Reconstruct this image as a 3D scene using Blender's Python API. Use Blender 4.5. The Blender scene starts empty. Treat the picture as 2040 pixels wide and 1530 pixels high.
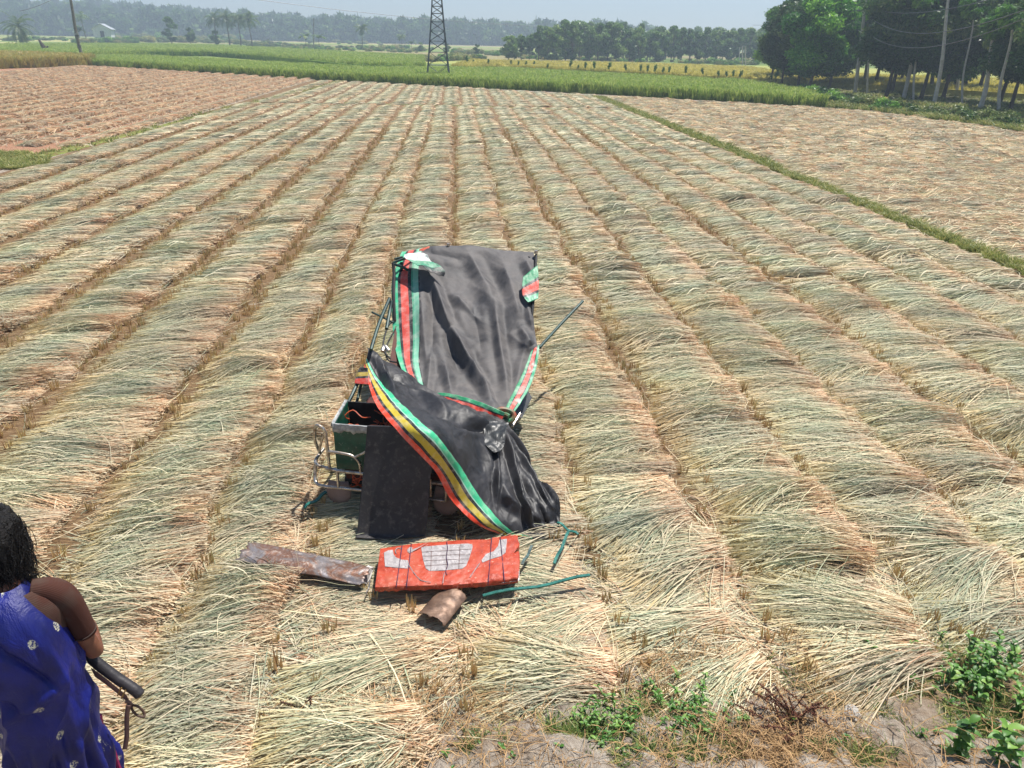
import bpy, bmesh, math, random
import numpy as np
from mathutils import Vector, Matrix, noise as mnoise
rad = math.radians
RNG = np.random.default_rng(7); random.seed(7)
sc = bpy.context.scene
COL = sc.collection

# ---------------------------------------------------------------- camera
H = 3.6; FPX = 1500.0
ROLL = rad(1.3); PITCH = math.atan(687*math.cos(ROLL)/FPX)
cF = Vector((0, math.cos(PITCH), -math.sin(PITCH)))
_U0 = Vector((0, math.sin(PITCH), math.cos(PITCH))); _R0 = Vector((1, 0, 0))
cR = _R0*math.cos(ROLL) + _U0*math.sin(ROLL); cU = -_R0*math.sin(ROLL) + _U0*math.cos(ROLL)
CAM = Vector((0, 0, H))
cd = bpy.data.cameras.new('camera'); cam = bpy.data.objects.new('camera', cd); COL.objects.link(cam)
cd.sensor_width = 36; cd.sensor_fit = 'HORIZONTAL'; cd.lens = 36*FPX/2040
cd.clip_start = 0.05; cd.clip_end = 6000
cam.matrix_world = Matrix(((cR.x, cU.x, -cF.x, 0), (cR.y, cU.y, -cF.y, 0), (cR.z, cU.z, -cF.z, H), (0, 0, 0, 1)))
sc.camera = cam

# ---------------------------------------------------------------- world, sun, exposure
SUN_AZ = rad(46); SUN_EL = rad(68)            # azimuth from +Y towards +X
w = bpy.data.worlds.new('World'); sc.world = w; w.use_nodes = True
wn = w.node_tree; bg = wn.nodes['Background']
sky = wn.nodes.new('ShaderNodeTexSky'); sky.sky_type = 'NISHITA'; sky.sun_disc = False
sky.sun_elevation = SUN_EL; sky.sun_rotation = SUN_AZ; sky.air_density = 1.0; sky.dust_density = 0.35; sky.ozone_density = 3.0; sky.altitude = 900
wn.links.new(sky.outputs[0], bg.inputs[0]); bg.inputs[1].default_value = 0.07
sl = bpy.data.lights.new('sun', 'SUN'); sl.energy = 4.7; sl.angle = rad(0.55); sl.color = (1.0, 0.955, 0.89)
so = bpy.data.objects.new('sun', sl); COL.objects.link(so)
sdir = Vector((math.sin(SUN_AZ)*math.cos(SUN_EL), math.cos(SUN_AZ)*math.cos(SUN_EL), math.sin(SUN_EL)))
so.rotation_euler = sdir.to_track_quat('Z', 'Y').to_euler(); so.location = (20, 20, 60)
sc.view_settings.view_transform = 'Standard'; sc.view_settings.look = 'None'
sc.view_settings.exposure = 0.76; sc.view_settings.gamma = 1
sc.render.engine = 'CYCLES'
sc.cycles.max_bounces = 5; sc.cycles.diffuse_bounces = 2; sc.cycles.glossy_bounces = 2
sc.cycles.transmission_bounces = 3; sc.cycles.volume_bounces = 0; sc.cycles.transparent_max_bounces = 6
sc.cycles.use_adaptive_sampling = True; sc.cycles.adaptive_threshold = 0.02

# ---------------------------------------------------------------- pixel helpers (2040x1530 reference)
def ray(px, py): return cF*FPX + cR*(px-1020) - cU*(py-765)
def at(px, py, z=0.0):
    d = ray(px, py); return CAM + d*((z-H)/d.z)
def G(px, py, Y):
    d = ray(px, py); return CAM + d*(Y/d.y)
FD = Vector((-0.0789, 0.9969)).normalized(); CR = Vector((FD.y, -FD.x))
def uv2xy(u, v): return (CR.x*u + FD.x*v, CR.y*u + FD.y*v)
def xy2uv(x, y): return (x*CR.x + y*CR.y, x*FD.x + y*FD.y)

# ---------------------------------------------------------------- materials
def lin(c):
    c = c/255.0
    return c/12.92 if c <= 0.04045 else ((c+0.055)/1.055)**2.4
def C(r, g, b): return (lin(r), lin(g), lin(b), 1)
class M:
    def __init__(s, name):
        s.m = bpy.data.materials.new(name); s.m.use_nodes = True
        s.t = s.m.node_tree; s.n = s.t.nodes; s.b = s.n['Principled BSDF']; s.out = s.n['Material Output']
    def new(s, t, **k):
        n = s.n.new('ShaderNode'+t)
        for a, v in k.items(): setattr(n, a, v)
        return n
    def link(s, a, b): s.t.links.new(a, b)
    def coord(s, kind='Object', scale=None):
        tc = s.new('TexCoord'); o = tc.outputs[kind]
        if kind == 'World':
            pass
        if scale is not None:
            mp = s.new('Mapping'); mp.inputs['Scale'].default_value = scale; s.link(o, mp.inputs[0]); o = mp.outputs[0]
        return o
    def pos(s, scale=(1, 1, 1)):
        g = s.new('NewGeometry'); mp = s.new('Mapping'); mp.inputs['Scale'].default_value = scale
        s.link(g.outputs['Position'], mp.inputs[0]); return mp.outputs[0]
    def noise(s, vec, scale, detail=4, rough=.55, dist=0):
        n = s.new('TexNoise'); s.link(vec, n.inputs['Vector'])
        n.inputs['Scale'].default_value = scale; n.inputs['Detail'].default_value = detail
        n.inputs['Roughness'].default_value = rough; n.inputs['Distortion'].default_value = dist
        return n.outputs['Fac']
    def ramp(s, fac, stops, const=False):
        r = s.new('ValToRGB'); s.link(fac, r.inputs[0]); e = r.color_ramp.elements
        if const: r.color_ramp.interpolation = 'CONSTANT'
        e[0].position, e[0].color = stops[0]; e[1].position, e[1].color = stops[1]
        for p, c in stops[2:]:
            x = e.new(p); x.color = c
        return r.outputs[0]
    def mix(s, f, a, b, mode='MIX'):
        m = s.new('MixRGB', blend_type=mode)
        for i, x in ((0, f), (1, a), (2, b)):
            if hasattr(x, 'links') or hasattr(x, 'is_linked'): s.link(x, m.inputs[i])
            else: m.inputs[i].default_value = x
        return m.outputs[0]
    def math(s, op, a, b=0.0):
        m = s.new('Math', operation=op)
        for i, x in ((0, a), (1, b)):
            if hasattr(x, 'is_linked'): s.link(x, m.inputs[i])
            else: m.inputs[i].default_value = x
        return m.outputs[0]
    def base(s, x):
        if hasattr(x, 'is_linked'): s.link(x, s.b.inputs['Base Color'])
        else: s.b.inputs['Base Color'].default_value = x
    def set(s, rough=None, metal=None, spec=None):
        if rough is not None:
            if hasattr(rough, 'is_linked'): s.link(rough, s.b.inputs['Roughness'])
            else: s.b.inputs['Roughness'].default_value = rough
        if metal is not None: s.b.inputs['Metallic'].default_value = metal
        if spec is not None: s.b.inputs['Specular IOR Level'].default_value = spec
    def bump(s, h, strength=.5, dist=.01):
        b = s.new('Bump'); b.inputs['Strength'].default_value = strength; b.inputs['Distance'].default_value = dist
        s.link(h, b.inputs['Height']); s.link(b.outputs[0], s.b.inputs['Normal'])
    def attr(s, name='col'):
        a = s.new('Attribute'); a.attribute_name = name; return a.outputs['Color']
    def rnd(s): return s.new('ObjectInfo').outputs['Random']
    def translucent(s, color, f=.35):
        t = s.new('BsdfTranslucent'); mx = s.new('MixShader'); mx.inputs[0].default_value = f
        if hasattr(color, 'is_linked'): s.link(color, t.inputs[0])
        else: t.inputs[0].default_value = color
        s.link(s.b.outputs[0], mx.inputs[1]); s.link(t.outputs[0], mx.inputs[2]); s.link(mx.outputs[0], s.out.inputs[0])

def simple(name, c1, c2=None, scale=8, rough=.6, metal=0, spec=.4, bump=0, bscale=None, coord='Object'):
    m = M(name); v = m.coord(coord)
    n = m.noise(v, scale, 6)
    m.base(m.ramp(n, [(.3, c1), (.7, c2 or c1)])); m.set(rough, metal, spec)
    if bump: m.bump(m.noise(v, bscale or scale*3, 5), bump, .01)
    return m.m

def mat_straw(name, tint_a, tint_b, f=.5):
    m = M(name); a = m.attr('col')
    n = m.ramp(m.noise(m.pos((1, 1, 1)), 1.1, 4), [(.35, (0, 0, 0, 1)), (.65, (1, 1, 1, 1))])
    r = m.rnd()
    t = m.mix(n, tint_a, tint_b)
    br = m.ramp(r, [(0, (.78, .78, .80, 1)), (1, (1.16, 1.13, 1.07, 1))])
    c = m.mix(1.0, a, t, 'MULTIPLY'); c = m.mix(1.0, c, br, 'MULTIPLY')
    m.base(c); m.set(.6, 0, .25)
    m.translucent(c, .22)
    return m.m
def mat_leaf(name, c1, c2, c3=None, tr=.35, rough=.45):
    m = M(name); a = m.attr('col')
    r = m.rnd()
    stops = [(0, c1), (1, c2)] if c3 is None else [(0, c1), (.55, c2), (1, c3)]
    sep = m.new('SeparateColor'); m.link(a, sep.inputs[0])
    c = m.ramp(sep.outputs[0], stops)
    br = m.ramp(r, [(0, (.8, .82, .8, 1)), (1, (1.15, 1.12, 1.05, 1))])
    c = m.mix(1.0, c, br, 'MULTIPLY')
    m.base(c); m.set(rough, 0, .4); m.translucent(c, tr)
    return m.m

MS_MAIN = mat_straw('cut_rice_straw', (1.03, .95, .87, 1), (.90, .97, .92, 1))
MS_PINK = mat_straw('dry_reddish_straw', (1.0, .97, .92, 1), (1.0, .99, .94, 1))
MS_TAN = mat_straw('dry_tan_straw', (1.02, .96, .86, 1), (.98, .97, .90, 1))
M_STUB = mat_leaf('rice_stubble', C(176, 136, 96), C(212, 184, 138), C(190, 172, 116), .2, .6)
M_RICE = mat_leaf('standing_rice', C(92, 126, 46), C(146, 172, 76), C(192, 198, 112), .45)
M_RICEY = mat_leaf('ripening_rice', C(150, 150, 60), C(196, 186, 92), C(212, 200, 120), .35)
M_RICEG = mat_leaf('golden_rice', C(150, 138, 62), C(196, 172, 96), C(150, 160, 80), .35)
M_TREE = mat_leaf('tree_leaves', C(38, 76, 28), C(80, 130, 46), C(136, 178, 74), .4)
M_TREEB = mat_leaf('bright_tree_leaves', C(30, 84, 22), C(78, 144, 38), C(146, 196, 70), .4)
M_TREED = mat_leaf('dark_tree_leaves', C(32, 62, 26), C(66, 106, 42), C(122, 134, 70), .35)
M_FAR = mat_leaf('distant_leaves', C(46, 78, 38), C(84, 122, 56), C(130, 158, 84), .35)
M_PALM = mat_leaf('palm_leaves', C(40, 70, 30), C(74, 108, 44), C(130, 140, 70), .3)
M_WEED = mat_leaf('weed_leaves', C(50, 92, 36), C(88, 136, 56), C(142, 176, 92), .35)
M_BANKG = mat_leaf('bank_grass_blades', C(66, 96, 44), C(104, 132, 64), C(160, 158, 96), .35)
M_GRASS = mat_leaf('grass', C(96, 116, 54), C(144, 154, 82), C(192, 180, 120), .35)
M_DRYW = mat_leaf('dried_weed', C(52, 26, 20), C(92, 52, 38), C(120, 80, 56), .15, .7)
M_BARK = simple('bark', C(88, 78, 66), C(128, 116, 100), 6, .85, bump=.6)
M_BARKP = simple('pale_bark', C(168, 162, 150), C(206, 200, 188), 5, .8, bump=.4)
M_BARKD = simple('dark_bark', C(62, 52, 42), C(96, 84, 70), 6, .85, bump=.6)
M_CONC = simple('concrete', C(150, 146, 138), C(180, 176, 166), 4, .85, bump=.3)
M_WOODP = simple('weathered_wood', C(96, 88, 78), C(132, 122, 108), 5, .85, bump=.4)
M_WIRE = simple('wire', C(70, 72, 74), C(90, 92, 94), 3, .5, .6)
M_STEEL = simple('galvanised_steel', C(70, 76, 80), C(100, 106, 110), 3, .55, .5)

# ---------------------------------------------------------------- object helpers
def mesh_np(name, verts, faces, mats, col=None, uv=None, midx=None, smooth=False):
    """verts (n,3); faces list of tuples or (m,k) array"""
    me = bpy.data.meshes.new(name)
    v = np.asarray(verts, dtype=np.float32)
    if isinstance(faces, np.ndarray):
        k = faces.shape[1]; m = len(faces)
        me.vertices.add(len(v)); me.vertices.foreach_set('co', v.ravel())
        me.loops.add(m*k); me.loops.foreach_set('vertex_index', faces.astype(np.int32).ravel())
        me.polygons.add(m); me.polygons.foreach_set('loop_start', np.arange(0, m*k, k, dtype=np.int32))
        me.polygons.foreach_set('loop_total', np.full(m, k, dtype=np.int32))
        me.update(calc_edges=True)
    else:
        me.from_pydata([tuple(map(float, x)) for x in v], [], [tuple(f) for f in faces]); me.update()
    for mm in (mats if isinstance(mats, (list, tuple)) else [mats]): me.materials.append(mm)
    if col is not None:
        a = me.color_attributes.new('col', 'FLOAT_COLOR', 'POINT')
        c = np.ones((len(v), 4), dtype=np.float32); c[:, :3] = col; a.data.foreach_set('color', c.ravel())
    if uv is not None:
        ul = me.uv_layers.new(name='UVMap'); li = np.zeros(len(me.loops), dtype=np.int32)
        me.loops.foreach_get('vertex_index', li); ul.data.foreach_set('uv', np.asarray(uv, dtype=np.float32)[li].ravel())
    if midx is not None: me.polygons.foreach_set('material_index', np.asarray(midx, dtype=np.int32))
    if smooth: me.polygons.foreach_set('use_smooth', np.ones(len(me.polygons), dtype=bool))
    return me
def obj(name, me, parent=None, loc=None):
    o = bpy.data.objects.new(name, me); COL.objects.link(o)
    if parent is not None: o.parent = parent
    if loc is not None: o.location = loc
    return o
def tag(o, label=None, cat=None, group=None, kind=None):
    if label: o['label'] = label
    if cat: o['category'] = cat
    if group: o['group'] = group
    if kind: o['kind'] = kind
    return o
def empty(name, loc, rz=0, label=None, cat=None, group=None):
    o = bpy.data.objects.new(name, None); COL.objects.link(o); o.location = loc; o.rotation_euler = (0, 0, rz)
    o.empty_display_size = .1
    return tag(o, label, cat, group)
def copy_tree(root, loc, rz=0, s=1, label=None):
    r = root.copy(); COL.objects.link(r); r.location = loc; r.rotation_euler = (0, 0, rz)
    r.scale = (s, s, s) if not isinstance(s, tuple) else s
    if label: r['label'] = label
    for ch in root.children:
        c = ch.copy(); COL.objects.link(c); c.parent = r
    return r
class Geo:
    """collects verts/faces in world or local space for one mesh"""
    def __init__(s): s.v = []; s.f = []
    def add(s, vs, fs):
        o = len(s.v); s.v += [tuple(x) for x in vs]; s.f += [tuple(i+o for i in f) for f in fs]
    def tube(s, pts, r, n=8, cap=True, closed=False):
        pts = [Vector(p) for p in pts]; m = len(pts)
        rs = r if isinstance(r, (list, tuple)) else [r]*m
        vs = []; up = None
        for i, p in enumerate(pts):
            if closed: t = pts[(i+1) % m]-pts[i-1]
            else: t = pts[min(i+1, m-1)]-pts[max(i-1, 0)]
            t.normalize()
            if up is None:
                up = Vector((0, 0, 1)) if abs(t.z) < .9 else Vector((1, 0, 0))
            a = t.cross(up)
            if a.length < 1e-5: a = t.cross(Vector((0, 1, .1)))
            a.normalize(); b = a.cross(t).normalized(); up = b
            for k in range(n):
                an = 2*math.pi*k/n; vs.append(p + a*math.cos(an)*rs[i] + b*math.sin(an)*rs[i])
        fs = []
        for i in range(m if closed else m-1):
            j = (i+1) % m
            for k in range(n): fs.append((i*n+k, i*n+(k+1) % n, j*n+(k+1) % n, j*n+k))
        if cap and not closed: fs.append(tuple(range(n-1, -1, -1))); fs.append(tuple((m-1)*n+k for k in range(n)))
        s.add(vs, fs)
    def box(s, o, a, b, c):
        """box from corner o with edge vectors a, b, c"""
        o, a, b, c = map(Vector, (o, a, b, c))
        if a.cross(b).dot(c) < 0: a, b = b, a
        s.add([o, o+a, o+a+b, o+b, o+c, o+a+c, o+a+b+c, o+b+c], [(3, 2, 1, 0), (4, 5, 6, 7), (0, 1, 5, 4), (1, 2, 6, 5), (2, 3, 7, 6), (3, 0, 4, 7)])
    def build(s, name, mat, parent=None, smooth=True, bevel=0, loc=None):
        me = mesh_np(name, s.v, s.f, mat)
        if smooth: me.polygons.foreach_set('use_smooth', np.ones(len(me.polygons), dtype=bool))
        o = obj(name, me, parent, loc)
        if bevel:
            b = o.modifiers.new('bevel', 'BEVEL'); b.width = bevel; b.segments = 2; b.limit_method = 'ANGLE'; b.angle_limit = rad(40)
        if smooth:
            try: me.set_sharp_from_angle(angle=rad(40))
            except Exception: pass
        return o
def smooth_path(pts, n=6):
    """Catmull-Rom through pts"""
    P = [Vector(p) for p in pts]; out = []
    for i in range(len(P)-1):
        p0, p1, p2, p3 = P[max(i-1, 0)], P[i], P[i+1], P[min(i+2, len(P)-1)]
        for k in range(n):
            t = k/n; out.append(.5*((2*p1)+(-p0+p2)*t+(2*p0-5*p1+4*p2-p3)*t*t+(-p0+3*p1-3*p2+p3)*t**3))
    out.append(P[-1]); return out
def cr_resample(A, n):
    """Catmull-Rom resample array A (k,d) -> (n,d), uniform parameter"""
    A = np.asarray(A, float); k = len(A); t = np.linspace(0, k-1, n); i = np.minimum(t.astype(int), k-2); f = (t-i)[:, None]
    p0 = A[np.maximum(i-1, 0)]; p1 = A[i]; p2 = A[i+1]; p3 = A[np.minimum(i+2, k-1)]
    return .5*((2*p1)+(-p0+p2)*f+(2*p0-5*p1+4*p2-p3)*f*f+(-p0+3*p1-3*p2+p3)*f**3)
def G_np(P):
    """(n,3) px,py,Y -> world"""
    P = np.asarray(P, float); F_, R_, U_ = map(lambda x: np.array(x), (cF, cR, cU))
    d = F_*FPX + R_*(P[:, 0:1]-1020) - U_*(P[:, 1:2]-765)
    return np.array([0, 0, H]) + d*(P[:, 2:3]/d[:, 1:2])

# scatter (geometry nodes instances, only for stuff)
def scatter(name, variants, pts, rot, scl, idx, label, cat, parent=None):
    coll = bpy.data.collections.new(name+'_pieces')
    for i, me in enumerate(variants):
        o = bpy.data.objects.new('piece_%02d' % i, me); coll.objects.link(o)
    n = len(pts); me = bpy.data.meshes.new(name); me.vertices.add(n)
    me.vertices.foreach_set('co', np.asarray(pts, dtype=np.float32).ravel())
    a = me.attributes.new('rot', 'FLOAT_VECTOR', 'POINT'); a.data.foreach_set('vector', np.asarray(rot, dtype=np.float32).ravel())
    a = me.attributes.new('scl', 'FLOAT_VECTOR', 'POINT'); a.data.foreach_set('vector', np.asarray(scl, dtype=np.float32).ravel())
    a = me.attributes.new('idx', 'INT', 'POINT'); a.data.foreach_set('value', np.asarray(idx, dtype=np.int32))
    me.update()
    o = obj(name, me, parent); tag(o, label, cat, kind='stuff')
    ng = bpy.data.node_groups.new(name, 'GeometryNodeTree')
    ng.interface.new_socket('Geometry', in_out='INPUT', socket_type='NodeSocketGeometry')
    ng.interface.new_socket('Geometry', in_out='OUTPUT', socket_type='NodeSocketGeometry')
    N = ng.nodes; gi = N.new('NodeGroupInput'); go = N.new('NodeGroupOutput')
    ci = N.new('GeometryNodeCollectionInfo'); ci.inputs['Collection'].default_value = coll
    ci.inputs['Separate Children'].default_value = True; ci.inputs['Reset Children'].default_value = True
    ip = N.new('GeometryNodeInstanceOnPoints'); ip.inputs['Pick Instance'].default_value = True
    def na(nm, ty):
        x = N.new('GeometryNodeInputNamedAttribute'); x.data_type = ty; x.inputs['Name'].default_value = nm; return x.outputs['Attribute']
    L = ng.links.new
    L(gi.outputs[0], ip.inputs['Points']); L(ci.outputs[0], ip.inputs['Instance'])
    L(na('idx', 'INT'), ip.inputs['Instance Index']); L(na('rot', 'FLOAT_VECTOR'), ip.inputs['Rotation']); L(na('scl', 'FLOAT_VECTOR'), ip.inputs['Scale'])
    L(ip.outputs[0], go.inputs[0])
    md = o.modifiers.new('scatter', 'NODES'); md.node_group = ng
    return o

# ---------------------------------------------------------------- terrain
def toe_y(x): return 2.95 + .18*np.clip(x+1, -2, 6) + .12*np.sin(x*1.7+.5)
def hgt(x, y):
    x = np.asarray(x, float); y = np.asarray(y, float)
    d = np.clip(toe_y(x)-y, 0, None)
    left = np.clip((-x-.6)/1.0, 0, 1)
    h = .16*d + (.42+.2*left)*np.maximum(d-.55+.45*left, 0)**1.15
    h = np.minimum(h, 2.0 + .02*np.sin(x))
    far = np.clip((np.abs(y)-30)/50, 0, 1)
    return h
def hz(x, y): return float(hgt(x, y))
def graded(a, b, step, lo, hi, g=1.13):
    core = list(np.arange(a, b+1e-6, step)); s = step; x = b
    up = []
    while x < hi: s *= g; x += s; up.append(min(x, hi))
    s = step; x = a; dn = []
    while x > lo: s *= g; x -= s; dn.append(max(x, lo))
    return np.array(dn[::-1]+core+up)
gx = graded(-3.2, 5.2, .045, -2600, 2600); gy = graded(1.4, 5.0, .045, -300, 3600)
GX, GY = np.meshgrid(gx, gy); GZ = hgt(GX, GY)
nx, ny = len(gx), len(gy)
dens = np.array([[0.0]])
rough = np.zeros_like(GZ)
for j in range(ny):
    if gy[j] < -2 or gy[j] > 9: continue
    for i in range(nx):
        if gx[i] < -5 or gx[i] > 8: continue
        x, y = gx[i], gy[j]
        d = toe_y(x)-y
        bank = min(max((d+.35)/.5, 0), 1)
        n1 = mnoise.noise((x*2.3, y*2.3, 1)); n2 = mnoise.noise((x*7, y*7, 5)); n3 = mnoise.noise((x*16, y*16, 9))
        rough[j, i] = (.012+.03*bank)*n1 + (.010+.045*bank)*n2 + (.006+.035*bank)*abs(n3)
GZ = GZ + rough
ii = np.arange(nx*ny).reshape(ny, nx)
quads = np.stack([ii[:-1, :-1].ravel(), ii[:-1, 1:].ravel(), ii[1:, 1:].ravel(), ii[1:, :-1].ravel()], 1)
m = M('ground_soil'); p = m.pos()
n1 = m.noise(p, 1.6, 6, .6); n2 = m.noise(p, 14, 6, .65); n3 = m.noise(p, .35, 3)
soil = m.ramp(n2, [(.28, C(92, 82, 72)), (.46, C(156, 144, 130)), (.72, C(192, 182, 168))])
soil = m.mix(m.ramp(n1, [(.5, (0, 0, 0, 1)), (.68, (1, 1, 1, 1))]), soil, C(132, 108, 82))
# distant country: long strips of crop, stubble and fallow
vor = m.new('TexVoronoi'); m.link(m.pos((.011, .032, .0)), vor.inputs['Vector']); vor.inputs['Scale'].default_value = 1.0
sepv = m.new('SeparateColor'); m.link(vor.outputs['Color'], sepv.inputs[0])
fields = m.ramp(sepv.outputs[0], [(0, C(120, 140, 66)), (.3, C(168, 170, 92)), (.5, C(150, 138, 98)), (.72, C(104, 126, 62)), (.88, C(186, 178, 120))], True)
fields = m.mix(m.math('MULTIPLY', n1, .5), fields, C(96, 104, 60))
sp = m.new('SeparateXYZ'); m.link(p, sp.inputs[0])
farf = m.ramp(m.math('DIVIDE', sp.outputs['Y'], 100), [(.78, (0, 0, 0, 1)), (.86, (1, 1, 1, 1))])
m.base(m.mix(farf, soil, fields)); m.set(.95, 0, .15); m.bump(m.math('ADD', n2, m.math('MULTIPLY', m.noise(p, 45, 5, .7), .5)), 1.0, .05)
MAT_GROUND = m.m
g = obj('ground', mesh_np('ground', np.stack([GX.ravel(), GY.ravel(), GZ.ravel()], 1), quads, MAT_GROUND, smooth=True))
tag(g, 'grey brown dried mud field soil reaching to the horizon', None, kind='structure')

# ---------------------------------------------------------------- straw
PAL = dict(
    cut=np.array([C(214, 188, 160)[:3], C(230, 212, 184)[:3], C(198, 156, 126)[:3], C(234, 222, 198)[:3]]),
    mid=np.array([C(182, 186, 162)[:3], C(202, 200, 174)[:3], C(156, 168, 146)[:3], C(216, 208, 182)[:3]]),
    tip=np.array([C(212, 198, 162)[:3], C(200, 180, 136)[:3], C(220, 210, 178)[:3]]))
def bunch_mesh(name, mat, n, seg, wid, seed, L=(.68, .95), spread=.085, chaos=.10, green=.75, pink=1.0, hgt_=.15, leaves=.4, cutlen=.33):
    r = np.random.default_rng(seed)
    V = []; Fa = []; Cc = []; o = 0
    kapc = r.normal(0, .28); 
    for k in range(n):
        isleaf = r.random() < leaves*.8
        l = r.uniform(*L)
        y0 = r.normal(0, spread); z0 = .02 + hgt_*r.random()**.8 * max(.25, 1-(y0/(2.6*spread))**2)
        x0 = r.normal(0, .022) if not isleaf else -r.uniform(.12, .5)
        if isleaf: l = r.uniform(.25, .55)*(L[1]/1.05)
        a0 = math.pi + r.normal(0, chaos if not isleaf else chaos*1.9) + y0*1.0
        kap = kapc + r.normal(0, .24 if not isleaf else .6)
        if r.random() < .05: a0 += r.normal(0, .9)
        if r.random() < .007: a0 += r.normal(0, 1.6); z0 += .02
        t = np.linspace(0, 1, seg+1)
        ang = a0 + kap*t*l + .14*np.sin(t*6+r.random()*6)*r.random()
        dx = np.cos(ang)*l/seg; dy = np.sin(ang)*l/seg
        X = x0 + np.concatenate([[0], np.cumsum(dx[:-1])]); Y = y0 + np.concatenate([[0], np.cumsum(dy[:-1])])
        arch = (r.uniform(-.01, .03) if r.random() < .9 else r.uniform(.03, .07))*(4*t*(1-t))
        Z = z0*(1-.72*t**1.6) + arch + r.normal(0, .006, seg+1)
        Z = np.maximum(Z, .008)
        w = wid*r.uniform(.55, 1.25)*(1.0 if not isleaf else 1.25)
        wp = np.full(seg+1, w)
        if isleaf: wp = w*np.sin(np.pi*np.clip(t*.9+.12, 0, 1))
        elif r.random() < .6: wp = wp*np.where(t > .78, 1.9, 1.0)
        wp[-1] *= .4
        tw = r.normal(0, .8)
        px, py = -np.sin(ang), np.cos(ang)
        cx = np.cos(tw); cz = np.sin(tw)
        off = np.stack([px*cx, py*cx, np.full(seg+1, cz)], 1)*wp[:, None]/2
        P = np.stack([X, Y, Z], 1)
        V.append(P-off); V.append(P+off)
        ci = PAL['cut'][r.integers(4)]; mi = PAL['mid'][r.integers(4)] if r.random() < green else PAL['cut'][3]*.95; ti = PAL['tip'][r.integers(3)]
        cl = cutlen + r.normal(0, .10)
        wc = np.clip((cl+.08-t)/.16, 0, 1)[:, None]; wt = np.clip((t-.74)/.12, 0, 1)[:, None]
        if isleaf: wc = wc*0; wt = wt*.4
        cc = (ci*wc + mi*(1-wc))*(1-wt) + ti*wt
        cc = cc*r.uniform(.74, 1.14)
        Cc.append(cc); Cc.append(cc)
        b = o+np.arange(seg)
        Fa.append(np.stack([b, b+1, b+seg+2, b+seg+1], 1)); o += 2*(seg+1)
    V = np.concatenate(V); Fa = np.concatenate(Fa); Cc = np.concatenate(Cc)
    return mesh_np(name, V, Fa, mat, col=Cc)
NEAR = [bunch_mesh('straw_near', MS_MAIN, 300, 7, .0054, 100+i, chaos=.16, cutlen=.25, hgt_=.12) for i in range(9)]
LOOSE = [bunch_mesh('straw_loose', MS_MAIN, 60, 7, .0085, 160+i, chaos=.5, spread=.14, hgt_=.07, leaves=.3) for i in range(4)]
MIDV = [bunch_mesh('straw_mid', MS_MAIN, 120, 5, .0095, 200+i, chaos=.15, cutlen=.25, hgt_=.12) for i in range(7)]
FARV = [bunch_mesh('straw_far', MS_MAIN, 60, 4, .021, 300+i, spread=.1, cutlen=.24, hgt_=.11) for i in range(6)]
PINKV = [bunch_mesh('straw_pink', MS_PINK, 72, 4, .016, 400+i, spread=.1, green=.4, cutlen=.42, leaves=.2) for i in range(6)]
TANM = [bunch_mesh('straw_tan_mid', MS_TAN, 100, 5, .011, 500+i, spread=.17, chaos=.2, green=.6, cutlen=.3, hgt_=.07) for i in range(5)]
TANF = [bunch_mesh('straw_tan_far', MS_TAN, 75, 4, .018, 600+i, spread=.2, chaos=.2, green=.6, cutlen=.3, hgt_=.07) for i in range(5)]

GAPS = [-12.2, -10.8, -9.5, -8.2, -6.9, -5.6, -4.3, -2.95, -1.95, -1.12, 0.0, 1.04, 2.08, 3.15, 4.22, 5.3, 6.42, 7.55, 8.7, 9.8]
def edge_v(u): return 91 - .658*(u+39)-1.2
def in_view(x, y, z=.05, mx=380):
    d = Vector((x, y, z))-CAM; f_ = d.dot(cF)
    if f_ < .3: return False
    px = 1020+FPX*d.dot(cR)/f_; py = 765-FPX*d.dot(cU)/f_
    return -mx < px < 2040+mx and py < 1530+mx
near_items = []; S = dict(main=[], pink=[], tan=[])
def wig(u, v): return .07*mnoise.noise((u*.7, v*.22, 3)) + .035*mnoise.noise((u*2, v*.9, 8))
def add_item(key, lod, x, y, rz, sx, sy, sz, base=0.0, tilt=0.0):
    S[key].append((lod, x, y, base, tilt, rz, sx, sy, sz))
row_rot = math.atan2(CR.y, CR.x)
veh_x, veh_y = -.55, 6.4
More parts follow.
